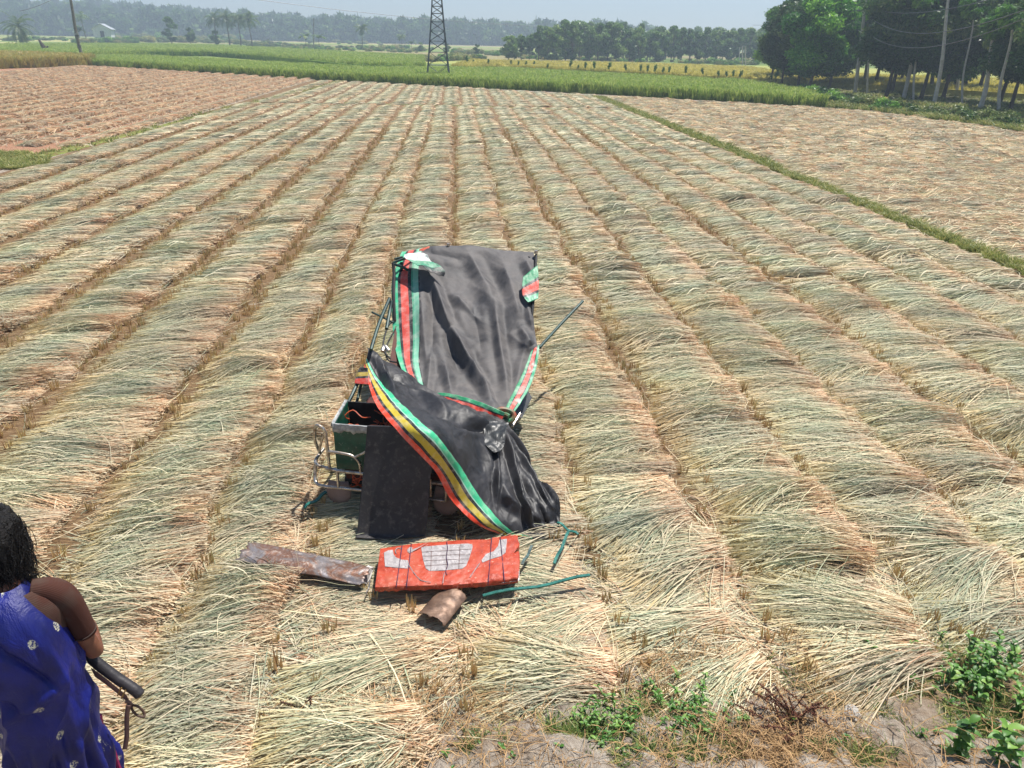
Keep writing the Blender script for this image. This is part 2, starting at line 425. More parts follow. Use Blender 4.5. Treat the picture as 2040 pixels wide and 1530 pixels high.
for gi_ in range(len(GAPS)-1):
    g0, g1 = GAPS[gi_], GAPS[gi_+1]; wd = g1-g0
    v = 2.2
    vend = min(edge_v(g1), 200); left_ = 0; crz = 0; csz = 1; cdu = 0
    while v < vend:
        step = .095 if v < 11 else (.125 if v < 28 else .20)
        if left_ <= 0:      # a new armful: gap, own direction and height
            left_ = random.randint(2, 5); v += random.uniform(.03, .10)*(1 if v < 28 else 1.2)
            fr_ = 1.0 if v < 12 else .6; crz = random.gauss(0, .13*fr_); csz = random.uniform(.6, 1.1) if random.random() < .9 else 1.4; cdu = random.gauss(0, .045*fr_)
            if v > 28: csz = .5+.35*csz
        left_ -= 1
        v += step*random.uniform(.75, 1.3)
        if abs(v-46.2) < .35: continue
        gapw = .10 + (.09 if g1 in (-2.95, -4.3, -5.6, 2.08, 5.3, 0.0) else .0)
        u = g1 - gapw*random.uniform(.75, 1.2) + wig(g1, v) + random.gauss(0, .03) + cdu
        if v > 46.2: u += .35*wd
        x, y = uv2xy(u, v)
        if y < toe_y(x)-.02+.12*math.sin(x*5) or not in_view(x, y, mx=700): continue
        if random.random() < .04: continue
        rz = row_rot + random.gauss(0, .07) + crz + .2*mnoise.noise((u*.6, v*.6, 11))
        near_chaos = max(0, (5.2-v)/3.0)
        rz += (random.gauss(0, .25)+.7*mnoise.noise((x*1.6, y*1.6, 5)))*min(near_chaos, .8)
        if near_chaos > .1 and mnoise.noise((x*1.9, y*1.9, 9)) > .33: continue
        s = (wd-(.11 if g1 < 3 or v > 14 else .05))/.93*random.uniform(.90, 1.03)*(1.0 if v > 7 else 1.06)
        s = min(s, 1.25)
        sy = random.uniform(.75, 1.3); sz = csz*random.uniform(.8, 1.15)
        if near_chaos > .3: sz *= .75
        fx, fy = x-.45*s, y
        foot = [(-2.0, -.9, 4.25, 4.98), (-1.25, .75, 4.1, 5.02), (-.95, -.1, 3.7, 4.4), (-1.6, .35, 4.9, 8.2)]
        if any(a_ < x-.1*s and x-.85*s < b_ and c_ < y < d_ for a_, b_, c_, d_ in foot):
            sz = min(sz, .8)*(.42 if y < 5 else .75)
        it = (x, y, hz(x, y), rz, s, sy, sz)
        if v < 11: near_items.append(it)
        else: add_item('main', 'M' if v < 28 else 'F', x, y, rz, s, sy, sz)
# near straw sheaves as things
near_items.sort(key=lambda t: t[1])
def bunch_obj(mes, it, name, label, group):
    o = obj(name, mes[random.randrange(len(mes))]); o.location = it[0], it[1], it[2]+.0
    o.rotation_euler = (0, 0, it[3]); o.scale = it[4:7]
    tag(o, label, 'straw bundle', group); return o
cnt = 0; rest = []
for it in near_items:
    if cnt < 290 and in_view(it[0]-.4, it[1], .05, 0):
        bunch_obj(NEAR, it, 'straw_bundle', 'handful of cut rice straw laid flat in the rows nearest the camera', 'cut rice bundles in the nearest rows'); cnt += 1
    else: rest.append(it)
pts = [(a[0], a[1], a[2]) for a in rest]; rot = [(0, 0, a[3]) for a in rest]; scl = [a[4:7] for a in rest]; idx = [random.randrange(len(NEAR)) for _ in rest]
# loose litter in the foreground
for k in range(520):
    x = random.uniform(-3.2, 4.6); y = random.uniform(2.5, 5.6)
    if random.random() < (y-3.2)/3: continue
    if y < toe_y(x)+.22: continue
    pts.append((x, y, hz(x, y)-.01)); rot.append((0, 0, random.uniform(-.9, .9) + (math.pi if random.random() < .12 else 0))); s = random.uniform(.6, .9); scl.append((s, s*1.1, .45)); idx.append(len(NEAR)+random.randrange(4))
items = S['main']
for (lod, x, y, b, tl, rz, sx, sy, sz) in items:
    pts.append((x, y, b)); rot.append((0, tl, rz)); scl.append((sx, sy, sz))
    idx.append(len(NEAR)+4+(random.randrange(7) if lod == 'M' else 7+random.randrange(6)))
scatter('cut_straw', NEAR+LOOSE+MIDV+FARV, pts, rot, scl, idx, 'cut rice straw laid in long parallel rows across the middle field', 'straw')
n_main = len(pts)

# left reddish field
pts = []; rot = []; scl = []; idx = []
u = -12.5
while u > -62:
    v = 18.0 if u < -14 else 24.5
    while v < edge_v(u) + (0 if u > -39 else -20):
        v += .20*random.uniform(.7, 1.35)
        uu = u + wig(u, v)*1.2 + random.gauss(0, .03); x, y = uv2xy(uu, v)
        if not in_view(x, y): continue
        if u < -39 and v > 91+(u+39)*2.05-1.0: continue
        if u > -14.5 and v < 26 + 1.2*math.sin(v): continue
        pts.append((x, y, 0)); rot.append((0, 0, row_rot+random.gauss(0, .08)+.15*mnoise.noise((u*.5, v*.5, 2)))); s = random.uniform(.92, 1.02)
        scl.append((s, random.uniform(.9, 1.4), random.uniform(.8, 1.3))); idx.append(random.randrange(6))
    u -= 1.32
scatter('reddish_straw', PINKV, pts, rot, scl, idx, 'reddish cut straw lying in rows over the left hand field', 'straw')
n_pink = len(pts)
# right tan field, no clear rows
pts = []; rot = []; scl = []; idx = []
RIGHT_EDGE = [(1640, 216), (1740, 225), (1840, 238), (1930, 250), (2040, 268), (2300, 300)]
re_uv = [xy2uv(*at(*q).xy) for q in RIGHT_EDGE]
def right_lim(v):
    # u of the grove side at given v
    pr = sorted((b, a) for a, b in re_uv); return float(np.interp(v, [q[0] for q in pr], [q[1] for q in pr]))
v = 6.0
while v < 60:
    st = .26 if v < 26 else .36
    v += st
    u = 10.75
    while u < 34:
        u += random.uniform(.32, .52) if v < 26 else random.uniform(.45, .65)
        uu = u+random.uniform(-.2, .2); vv = v+random.uniform(-.15, .15)
        if vv > edge_v(uu)-.3 or uu > right_lim(vv): continue
        x, y = uv2xy(uu, vv)
        if not in_view(x, y): continue
        pts.append((x, y, 0)); rz = row_rot + random.gauss(0, .25) + .6*mnoise.noise((uu*.35, vv*.35, 4)) + (math.pi if random.random() < .3 else 0)
        rot.append((0, 0, rz)); s = random.uniform(.85, 1.2); scl.append((s, random.uniform(.9, 1.4), random.uniform(.7, 1.6)))
        idx.append(random.randrange(5)+(0 if v < 26 else 5))
scatter('tan_straw', TANM+TANF, pts, rot, scl, idx, 'tan cut straw spread loosely over the right hand field', 'straw')
print('straw', n_main, n_pink, len(pts))

# straw litter bed under the rows (thin sheet so no bare mud shows through)
def litter_mat(name, a, b, c, cover=(.38, .5)):
    m = M(name); p = m.pos((1, 6, 1)); n = m.noise(p, 9, 5, .7, .4); n2 = m.noise(m.pos(), 3.0, 4)
    cc = m.ramp(n, [(.3, a), (.5, b), (.7, c)]); 
    soilc = C(150, 136, 118)
    m.base(m.mix(m.ramp(n2, [(cover[0], (0, 0, 0, 1)), (cover[1], (1, 1, 1, 1))]), soilc, cc)); m.set(.9, 0, .15); m.bump(n, .9, .03)
    return m.m
ML_MAIN = litter_mat('straw_litter', C(72, 54, 40), C(118, 94, 68), C(158, 134, 100), (.30, .36))
ML_PINK = litter_mat('reddish_litter', C(104, 74, 58), C(156, 116, 92), C(192, 156, 128), (.1, .2))
ML_TAN = litter_mat('tan_litter', C(138, 116, 86), C(186, 166, 128), C(210, 194, 156), (.1, .2))
def sheet(name, uvpts, mat, z, label, n=None):
    vs = [(*uv2xy(a, b), z) for a, b in uvpts]
    o = obj(name, mesh_np(name, vs, [tuple(range(len(vs)))], mat)); tag(o, label, kind='structure'); return o
sheet('middle_field', [(-12.3, 4.6), (9.9, 4.6), (9.9, edge_v(9.9)), (-12.3, edge_v(-12.3))], ML_MAIN, .004+.012, 'straw littered soil of the middle rice field')
sheet('left_field', [(-72, 18), (-12.6, 18), (-12.6, edge_v(-12.6)), (-39, 91), (-60, 48)], ML_PINK, .016, 'reddish stubble soil of the left field')
sheet('grove_floor', [xy2uv(*at(*q).xy) for q in [(1640, 214), (1740, 224), (1840, 237), (1930, 249), (2040, 267), (2400, 310), (2400, 196), (1700, 160), (1520, 152), (1560, 180)]], simple('grove_shade_soil', C(58, 56, 36), C(104, 100, 62), .6, .95, bump=.5), .02, 'grassy soil under the grove with tree shade put into its dark colour')  # dark sheet: shade of the trees painted into the ground colour
sheet('right_field', [(10.5, 4.6), (34, 4.6)] + [q for q in re_uv[::-1]] + [(10.5, edge_v(10.5))], ML_TAN, .016, 'straw covered soil of the right field')

# ---------------------------------------------------------------- blades: stubble, grass, standing rice
def blades_mesh(name, mat, n, h, w, spread, seed, lean=.25, seg=2, droop=.3, colr=(0, 1), base=0.0, tuft=True):
    r = np.random.default_rng(seed); V = []; Fa = []; Cc = []; o = 0
    for k in range(n):
        a = r.uniform(0, 2*math.pi); rr = spread*math.sqrt(r.random()); x, y = rr*math.cos(a), rr*math.sin(a)
        hh = h*r.uniform(.6, 1.15); la = r.uniform(0, 2*math.pi) if not tuft else a+r.normal(0, .6); ln = lean*r.random()
        t = np.linspace(0, 1, seg+1); hor = hh*(ln*t + droop*r.random()*t**2.4)
        X = x+np.cos(la)*hor; Y = y+np.sin(la)*hor; Z = base+hh*(t - .35*droop*t**3)
        wa = r.uniform(0, math.pi); ww = w*r.uniform(.6, 1.3)*np.where(t > .99, .25, 1.0)
        off = np.stack([np.cos(wa)*ww/2, np.sin(wa)*ww/2, 0*ww], 1); P = np.stack([X, Y, Z], 1)
        V += [P-off, P+off]; c = r.uniform(*colr); cc = np.full((seg+1, 3), c)+ (t[:, None]-.5)*.25; cc = np.clip(cc, 0, 1); Cc += [cc, cc]
        b = o+np.arange(seg); Fa.append(np.stack([b, b+1, b+seg+2, b+seg+1], 1)); o += 2*(seg+1)
    return mesh_np(name, np.concatenate(V), np.concatenate(Fa), mat, col=np.concatenate(Cc))
STUB = [blades_mesh('stubble', M_STUB, 26, .105, .009, .038, 20+i, .22, 2, .05) for i in range(5)]
stub_pts = []
for gi_, gg in enumerate(GAPS[1:-1]):
    v = 2.6
    while v < 34:
        v += random.uniform(.14, .26) * (1 if v < 14 else 1.4)
        for uu in ((gg+.01,) if gg not in (-2.95, -4.3, -5.6, 2.08, 5.3) else (gg-.06, gg+.12)):
            if random.random() < .2: continue
            uu += random.gauss(0, .04)+wig(gg, v); x, y = uv2xy(uu, v)
            if y < toe_y(x) or not in_view(x, y, mx=40): continue
            stub_pts.append((x, y))
for k in range(70):
    x = random.uniform(-2.4, 4.4); y = random.uniform(2.9, 5.0)
    if y > toe_y(x)-.1 and in_view(x, y): stub_pts.append((x, y))
stub_pts.sort(key=lambda q: q[1])
P_, R_, S_, I_ = [], [], [], []
for k, (x, y) in enumerate(stub_pts):
    s = random.uniform(.8, 1.25); rz = random.uniform(0, 6.28)
    if k < 280:
        o = obj('stubble_tuft', STUB[random.randrange(5)]); o.location = x, y, hz(x, y)-.01; o.rotation_euler = (0, 0, rz); o.scale = (s, s, s*random.uniform(.8, 1.2))
        tag(o, 'short upright tuft of cut rice stubble between the nearest straw rows', 'stubble tuft', 'stubble tufts between the nearest rows')
    else: P_.append((x, y, 0)); R_.append((0, 0, rz)); S_.append((s*1.1, s*1.1, s)); I_.append(random.randrange(5))
scatter('rice_stubble', STUB, P_, R_, S_, I_, 'golden brown stubble standing in the gaps between the far straw rows', 'stubble')

# grass bunds
GR = [blades_mesh('grass_tuft', M_GRASS, 46, .16, .012, .11, 40+i, .8, 3, .7) for i in range(5)]
GRF = [blades_mesh('grass_tuft_far', M_GRASS, 30, .22, .03, .2, 50+i, .8, 2, .7) for i in range(4)]
m = M('bund_soil'); n = m.noise(m.pos(), 5, 6); m.base(m.ramp(n, [(.35, C(108, 92, 62)), (.55, C(112, 122, 62)), (.7, C(140, 128, 88))])); m.set(.95, 0, .1); m.bump(n, .8, .03)
def bund(name, path, wdt, hh, label):
    g = Geo(); P = smooth_path([(*uv2xy(a, b), 0) for a, b in path], 14); rows = []
    n = 7; vs = []
    for i, p in enumerate(P):
        t = (P[min(i+1, len(P)-1)]-P[max(i-1, 0)]).normalized(); s = Vector((t.y, -t.x, 0))
        ww = wdt*(1+.25*mnoise.noise((p.x*.5, p.y*.5, 0)))
        for k in range(n):
            q = (k/(n-1)-.5)*2; vs.append(p + s*q*ww/2 + Vector((0, 0, hh*(1-q*q)*(1+.3*mnoise.noise((p.x*2, p.y*2, k)))-.01)))
    fs = [(i*n+k, i*n+k+1, (i+1)*n+k+1, (i+1)*n+k) for i in range(len(P)-1) for k in range(n-1)]
    o = obj(name, mesh_np(name, vs, fs, m.m, smooth=True)); tag(o, label, kind='structure')
    return P
RB = [(10.1, 4.6), (10.12, 12), (10.1, 22), (10.05, 32), (9.98, 45), (9.9, 55)]
LB = [(-13.2, 18), (-12.7, 25), (-12.3, 31), (-11.6, 42), (-10.6, 55), (-9.9, 63), (-9.4, 70)]
bund('grass_bund', RB, .40, .09, 'narrow grassy bund along the right side of the middle field')
bund('straw_bund', LB, .5, .08, 'low bund between the left and middle fields')
bund('cross_bund', [(-6.5, 47.4), (-2, 46.4), (2, 46.3), (6, 45.4), (9.8, 44.6)], .3, .05, 'thin cross bund near the far end of the middle field')
P_, R_, S_, I_ = [], [], [], []
def addg(x, y, z, s, k): P_.append((x, y, z)); R_.append((0, 0, random.uniform(0, 6.28))); S_.append((s, s, s*random.uniform(.7, 1.3))); I_.append(k)
def line_pts(path, n):
    P = cr_resample(path, n); return P
for (a, b) in line_pts(RB, 620):
    for _ in range(4):
        x, y = uv2xy(a+random.gauss(0, .11), b+random.gauss(0, .15))
        if random.random() < .25: continue
        if in_view(x, y): addg(x, y, .04, random.uniform(.4, 1.0), random.randrange(5) if b < 24 else 5+random.randrange(4))
for (a, b) in line_pts(LB, 160):
    x, y = uv2xy(a+random.gauss(0, .25), b+random.gauss(0, .15))
    if in_view(x, y): addg(x, y, .02, random.uniform(.5, .9), 5+random.randrange(4))
for k in range(420):        # green patch at the left frame edge
    px = random.gauss(10, 50); py = random.uniform(306, 338)
    if px > 125-abs(py-318)*1.5 or px < -40: continue
    q = at(px, py); addg(q.x, q.y, 0, random.uniform(.6, 1.1), random.randrange(5))
for k in range(1700):       # thin undergrowth below the trees
    px = random.uniform(1500, 2120); lo_ = np.interp(px, [1500, 1600, 1640, 2120], [168, 190, 205, 262]); hi_ = np.interp(px, [1500, 1700, 2120], [154, 164, 186]); q = at(px, random.uniform(hi_, lo_)); addg(q.x, q.y, 0, random.uniform(.6, 1.6), 5+random.randrange(4))
for k in range(1500):       # shore of the grove
    t = random.random(); px = 1600+t*520; py = np.interp(px, [1600, 1640, 1740, 1840, 1930, 2040, 2120], [198, 213, 222, 235, 247, 264, 276]) - random.random()**1.6*32
    q = at(px, py); addg(q.x, q.y, 0, random.uniform(.9, 1.9), 5+random.randrange(4))
scatter('bund_grass', GR+GRF, P_, R_, S_, I_, 'green and yellow grass growing along the bunds and under the grove', 'grass')
# foreground bank grass
SH = [blades_mesh('short_grass', M_BANKG, 26, .065, .008, .08, 60+i, 1.3, 2, .7) for i in range(4)]
P_, R_, S_, I_ = [], [], [], []
patches = [(1370, 1400, 100, 24, 60), (1330, 1440, 70, 30, 24), (1200, 1440, 80, 25, 34), (1700, 1350, 90, 22, 70), (1780, 1320, 110, 20, 70), (1950, 1450, 90, 30, 50), (1600, 1510, 90, 16, 30), (2010, 1380, 50, 40, 60), (1130, 1465, 50, 25, 50), (1850, 1340, 140, 40, 170), (1980, 1310, 80, 30, 90), (1460, 1370, 60, 25, 50), (960, 1490, 30, 25, 35), (1440, 1505, 60, 20, 40), (1800, 1390, 90, 30, 60), (1700, 1505, 80, 20, 40), (800, 1515, 30, 10, 12), (1250, 1500, 120, 25, 30), (1900, 1440, 120, 30, 40), (210, 680, 14, 10, 14)]
def ground_at(px, py):
    q = at(px, py)
    for _ in range(6): q = at(px, py, hz(q.x, q.y))
    return q
for (cx, cy, sx, sy, n) in patches:
    for k in range(n):
        q = ground_at(cx+random.gauss(0, sx*.6), cy+random.gauss(0, sy*.6)); addg(q.x, q.y, q.z, random.uniform(.3, .85), random.randrange(4))
scatter('bank_grass', SH, P_, R_, S_, I_, 'short bright green grass on the muddy bank in the foreground', 'grass')
# dry straw litter on the bank
P_, R_, S_, I_ = [], [], [], []
DRY = [bunch_mesh('dry_litter', simple('dry_litter', C(128, 98, 66), C(186, 152, 106), 20, .8), 22, 6, .0035, 700+i, L=(.12, .34), chaos=1.4, spread=.12, hgt_=.03, leaves=.5) for i in range(4)]
for k in range(800):
    x = random.uniform(-1.2, 4.6); y = random.uniform(2.2, 4.6); d = toe_y(x)-y
    if d < -.35 or (random.random() > .5 and d > 0): continue
    addg(x, y, hz(x, y)+.01, random.uniform(.6, 1.1), random.randrange(4))
for k in range(60):
    q = ground_at(1560+random.gauss(0, 60), 1490+random.gauss(0, 25)); addg(q.x, q.y, q.z+.01, random.uniform(.6, 1.1), random.randrange(4))
scatter('bank_litter', DRY, P_, R_, S_, I_, 'dry tangled straw litter on the foreground mud bank', 'straw')

# standing rice plots
RT = {}
for key, mt in (('g', M_RICE), ('y', M_RICEY), ('o', M_RICEG)):
    RT[key] = [blades_mesh('rice_clump', mt, 44, .62, .035, .34, 70+i, .25, 3, .55, base=-.05, tuft=False) for i in range(4)]
def canopy_mat(name, a, b, side):
    m = M(name); n = m.noise(m.pos(), 2.5, 6, .7); c = m.ramp(n, [(.35, a), (.65, b)])
    m.base(c); m.set(.8, 0, .2); m.bump(n, 1, .1); return m.m
CM = {'g': canopy_mat('rice_canopy', C(84, 112, 42), C(122, 148, 60), None), 'y': canopy_mat('ripe_canopy', C(140, 136, 62), C(182, 170, 88), None), 'o': canopy_mat('golden_canopy', C(134, 118, 60), C(172, 150, 84), None)}
def inside(x, y, poly):
    c = False; n = len(poly); j = n-1
    for i in range(n):
        xi, yi = poly[i]; xj, yj = poly[j]
        if (yi > y) != (yj > y) and x < (xj-xi)*(y-yi)/(yj-yi)+xi: c = not c
        j = i
    return c
def rice_plot(name, poly, key, hh, dens, label, nfront=0):
    """standing crop: dark stem core and tufts of leaves"""
    z = hh*.62; vs = [(x, y, 0) for x, y in poly] + [(x, y, z) for x, y in poly]; n = len(poly)
    # inset the core
    cx = sum(p[0] for p in poly)/n; cy = sum(p[1] for p in poly)/n
    hw_ = max(abs(p[0]-cx) for p in poly)
    def ins(x, y): return (cx+(x-cx)*(1-.8/hw_), y+(.75 if abs(x-cx) < 1e9 and any(abs(x-q[0])+abs(y-q[1]) < 1e-6 for q in poly[:nfront]) else -.2))
    core = [(*ins(x, y), -.01) for x, y in poly] + [(*ins(x, y), z) for x, y in poly]
    fs = [tuple(range(n, 2*n))] + [(i, (i+1) % n, n+(i+1) % n, n+i) for i in range(n)]
    P_, R_, S_, I_ = [], [], [], []
    xs = [p[0] for p in poly]; ys = [p[1] for p in poly]
    area = abs(sum(poly[i-1][0]*poly[i][1]-poly[i][0]*poly[i-1][1] for i in range(n)))/2
    for k in range(int(dens*(max(xs)-min(xs))*(max(ys)-min(ys)))):
        x = random.uniform(min(xs), max(xs)); y = random.uniform(min(ys), max(ys))
        if not inside(x, y, poly) or not in_view(x, y, 1): continue
        s = random.uniform(.8, 1.2)*hh
        und = .06*mnoise.noise((x*.12, y*.12, 0))
        P_.append((x, y, z-.12*hh+und)); R_.append((0, 0, random.uniform(0, 6.28))); S_.append((s*1.15, s*1.15, s)); I_.append(random.randrange(4))
    for i in range(n):
        a, b = Vector(poly[i]), Vector(poly[(i+1) % n]); L_ = (b-a).length
        if min(a.y, b.y) > 130: continue
        for k in range(int(L_*15)):
            q = a.lerp(b, random.random())
            if not in_view(q.x, q.y, 1): continue
            s = random.uniform(.85, 1.15)*hh; lvl = random.choice((0, 0, .15, .3, .5))
            P_.append((q.x+random.gauss(0, .12), q.y+random.uniform(-.05, .6), lvl*hh)); R_.append((0, 0, random.uniform(0, 6.28))); S_.append((s*.8, s*.8, s*(1.25 if lvl == 0 else 1))); I_.append(random.randrange(4))
    o = scatter(name, RT[key], P_, R_, S_, I_, label, 'crop')
    c = obj('stem_core', mesh_np('stem_core', core, fs, CM[key]), o)
    c['kind'] = 'stuff'
    return len(P_)
def pz(pts, z): return [tuple(at(a, b, z).xy) for a, b in pts]
HR = .82
front = [at(182, 131.5), at(400, 146), at(640, 160.5), at(900, 173), at(1230, 190), at(1450, 203), at(1640, 214.5)]
S1 = [tuple(q.xy) for q in front] + pz([(1600, 168), (1480, 152), (1240, 140), (1000, 128.5), (840, 127), (725, 126), (540, 117), (290, 105), (178, 104)], 1.0)
nn = rice_plot('rice_crop', S1, 'g', HR, 4.2, 'tall green standing rice forming a dark wall behind the cut fields', 7)
S3 = [tuple(at(-60, 140).xy), tuple(at(0, 137.5).xy), tuple(at(180, 131.8).xy)] + pz([(178, 107), (60, 103), (-60, 101)], 1.0)
nn += rice_plot('golden_rice_crop', S3, 'o', 1.1, 4, 'golden standing rice at the left edge in front of the leaning pole', 3)
S2 = pz([(-60, 100), (60, 101), (180, 102.5), (290, 98), (420, 99), (530, 106), (700, 121), (838, 125), (838, 108), (620, 97), (400, 87), (200, 85), (-60, 86)], 1.0)
nn += rice_plot('far_rice_crop', S2, 'g', 1.05, 1.6, 'yellow green rice plot beyond the front green crop on the left')
S4 = pz([(960, 126), (1240, 137), (1490, 149), (1700, 160), (2100, 182), (2100, 156), (1600, 143), (1480, 131), (1250, 123), (1030, 119)], .8)
nn += rice_plot('yellow_rice_crop', S4, 'y', .85, 1.3, 'ripe yellow rice beyond the row of saplings and behind the grove')
S5 = pz([(905, 127), (950, 129.3), (955, 124.5), (1020, 119), (945, 116.5)], .9)
nn += rice_plot('pale_rice_crop', S5, 'y', .95, 2, 'small light green rice plot right of the pylon')
print('rice', nn)

# ---------------------------------------------------------------- trees
def leaf_cloud(clumps, n, size, seed, flat=.0, shell=.55, stretch=1.0):
    """rhombic leaves spread through ellipsoid clumps (cx,cy,cz,rx,ry,rz,shade)"""
    r = np.random.default_rng(seed); cl = np.array(clumps, float)
    vol = cl[:, 3]*cl[:, 4]*cl[:, 5]; pr = vol**.75; pr /= pr.sum()
    k = r.choice(len(cl), n, p=pr); c = cl[k]
    d = r.normal(size=(n, 3)); d /= np.linalg.norm(d, axis=1)[:, None]
    rr = shell+(1-shell)*r.random(n)**.7; rr *= 1+.12*r.normal(size=n)
    P = c[:, :3] + d*c[:, 3:6]*rr[:, None]
    a = r.normal(size=(n, 3)); a /= np.linalg.norm(a, axis=1)[:, None]
    a[:, 2] -= .35; a /= np.linalg.norm(a, axis=1)[:, None]
    b = np.cross(a, d+.6*r.normal(size=(n, 3))); b /= np.linalg.norm(b, axis=1)[:, None]+1e-9
    s = size*r.uniform(.6, 1.35, n)[:, None]
    V = np.stack([P-a*s*.9*stretch, P+b*s*.33, P+a*s*.9*stretch, P-b*s*.33], 1).reshape(-1, 3)
    Fa = np.arange(4*n).reshape(n, 4)
    base = np.clip(c[:, 6] + .16*r.normal(size=n), 0, 1)
    return V, Fa, np.repeat(base, 4)[:, None].repeat(3, 1)
def make_clumps(r, hb, ht, R, n, shape='round'):
    out = []
    for i in range(n):
        t = r.random(); z = hb+(ht-hb)*t
        prof = math.sin(math.pi*min(max(t*.82+.14, 0), 1))**.7
        a = r.uniform(0, 2*math.pi); q = R*prof*math.sqrt(r.uniform(.05, 1))*.82
        s = R*r.uniform(.16, .36)
        out.append((q*math.cos(a), q*math.sin(a), z, s*1.1, s*1.1, s*.75, r.uniform(.1, .9)))
    return out
def crown_mesh(name, mat, seed, hb, ht, R, nc, nl, size, shell=.45):
    r = np.random.default_rng(seed); cl = make_clumps(r, hb, ht, R, nc)
    V, Fa, c = leaf_cloud(cl, nl, size, seed+1, shell=shell); return mesh_np(name, V, Fa, mat, col=c), cl
def trunk_mesh(name, mat, seed, h, rb, clumps=None, lean=(0, 0), limbs=6, n=8):
    r = random.Random(seed); g = Geo()
    pts = [Vector((lean[0]*t*t*h+.06*h*math.sin(t*5+seed)*.3, lean[1]*t*t*h+.05*h*math.sin(t*4+seed*2)*.3, h*t)) for t in np.linspace(0, 1, 9)]
    pts[0].z = -.15
    g.tube(pts, [rb*(1.25 if i == 0 else 1)*(1-.72*i/8) for i in range(9)], n)
    if clumps:
        for i in range(limbs):
            c = clumps[r.randrange(len(clumps))]; k = r.randint(3, 7); p0 = pts[k]; p1 = Vector(c[:3]); mid = p0.lerp(p1, .5)+Vector((0, 0, -.06*h))
            g.tube(smooth_path([p0, mid, p1], 4), [rb*(.45-.035*j) for j in range(9)], 6)
    me = mesh_np(name, g.v, g.f, mat); me.polygons.foreach_set('use_smooth', np.ones(len(me.polygons), dtype=bool)); return me
def tree_obj(name, tr, cr, loc, rz, s, label, cat='tree', group=None):
    o = empty(name, loc, rz, label, cat, group); o.scale = (s, s, s) if not isinstance(s, tuple) else s
    obj('trunk', tr, o); obj('crown', cr, o); return o

# grove
GT = []
for i, (mt, seed, hb, ht, R) in enumerate([(M_TREEB, 1, 1.9, 8.6, 3.3), (M_TREE, 2, 2.4, 9.2, 3.4), (M_TREED, 3, 2.6, 9.6, 3.6), (M_TREE, 4, 2.2, 8.4, 3.0)]):
    cr, cl = crown_mesh('mango_crown', mt, seed*11, hb, ht, R, 60, 30000, .20, .6)
    GT.append((trunk_mesh('mango_trunk', M_BARKD if i > 1 else M_BARK, seed, ht*.75, .17, cl, limbs=10), cr))
grove = [  # px, py, variant, scale, description
    (1538, 163, 3, .80, 'dark green low branched tree at the very left of the grove'),
    (1556, 171, 2, .66, 'small brownish leafed tree in front at the grove left corner'),
    (1573, 169, 0, .80, 'bright green mango tree at the left end of the grove'),
    (1590, 173, 2, .86, 'dark tree with brownish outer leaves at the grove left end'),
    (1614, 181, 0, .92, 'bright leafed mango tree second in front at the grove left end'),
    (1654, 176, 0, .88, 'bushy low crowned tree just left of the white electricity pole'),
    (1560, 160, 1, .72, 'smaller dark green tree at the far left corner of the grove'),
    (1717, 171, 1, .95, 'green tree behind the white electricity pole'),
    (1741, 176, 2, 1.0, 'dark tree right of the white electricity pole'),
    (1765, 197, 2, .85, 'dark trunked tree between the electricity pole and first pale trunk'),
    (1779, 186, 3, .95, 'tree with slim dark trunk left of the first pale leaning trunk'),
    (1793, 170, 1, 1.0, 'tree deep in the grove behind the first pale leaning trunk'),
    (1834, 200, 2, .86, 'thick dark trunked tree between the two pale leaning trunks'),
    (1850, 184, 1, 1.0, 'tree deep in the grove between the two pale trunks'),
    (1880, 196, 3, .92, 'tree right of the tallest pale leaning trunk'),
    (1899, 184, 0, .8, 'lighter leafed tree deep in the grove on the right'),
    (1920, 184, 2, 1.0, 'dark tree deep in the grove toward the right'),
    (1951, 188, 3, 1.0, 'tree behind the short grey leaning trunk on the right'),
    (1990, 207, 2, .84, 'thick trunked dark tree near the right frame edge'),
    (2012, 222, 2, .74, 'front dark tree with several stems at the right frame edge'),
    (2050, 215, 3, .85, 'dark tree cut off by the right frame edge'),
    (2100, 240, 2, .8, 'outermost dark tree beyond the right frame edge')]
for i, (px, py, k, s, lb) in enumerate(grove):
    q = at(px, py); tree_obj('grove_tree', *GT[k], (q.x, q.y, 0), i*1.9, (s*1.05, s*1.05, s), lb, 'tree', 'dense grove of trees on the right')
def pole_obj(name, p0, p1, r0, r1, mat, label, cat, parts=None, group=None, bend=0.0):
    o = empty(name, p0, 0, label, cat, group); g = Geo(); d = Vector(p1)-Vector(p0)
    side = Vector((d.z, 0, -d.x)).normalized()
    pts = [d*t + side*bend*math.sin(t*math.pi*1.6) for t in np.linspace(0, 1, 10)]; pts[0] = pts[0]-d.normalized()*.15
    g.tube(pts, [r0+(r1-r0)*i/9 for i in range(10)], 8); g.build('pole' if cat != 'tree' else 'trunk', mat, o); return o, d
def up_to(base, px, py, ydist=None):
    """point on the ray (px,py) at the same world Y as base"""
    return G(px, py, base.y if ydist is None else ydist)
b = at(1703, 189); t = up_to(b, 1730, -45)
ep, d = pole_obj('electricity_pole', b, t, .16, .11, M_CONC, 'white concrete electricity pole with crossarm and wires in front of the grove', 'electricity pole')
tt = up_to(b, 1724, 22); g = Geo(); ax = Vector((.85, -.5, .05)); g.box(tt-b-ax*.7-Vector((0, .14, 0)), ax*1.4, Vector((.04, .07, 0)), Vector((0, 0, .08))); g.build('crossarm', M_STEEL, ep)
for k in (-.6, 0, .6):
    g = Geo(); q = tt-b+ax*k+Vector((0, -.1, .06)); g.tube([q, q+Vector((0, 0, .06)), q+Vector((0, 0, .1)), q+Vector((0, 0, .16))], [.03, .05, .05, .02], 8); g.build('insulator', M_CONC, ep)
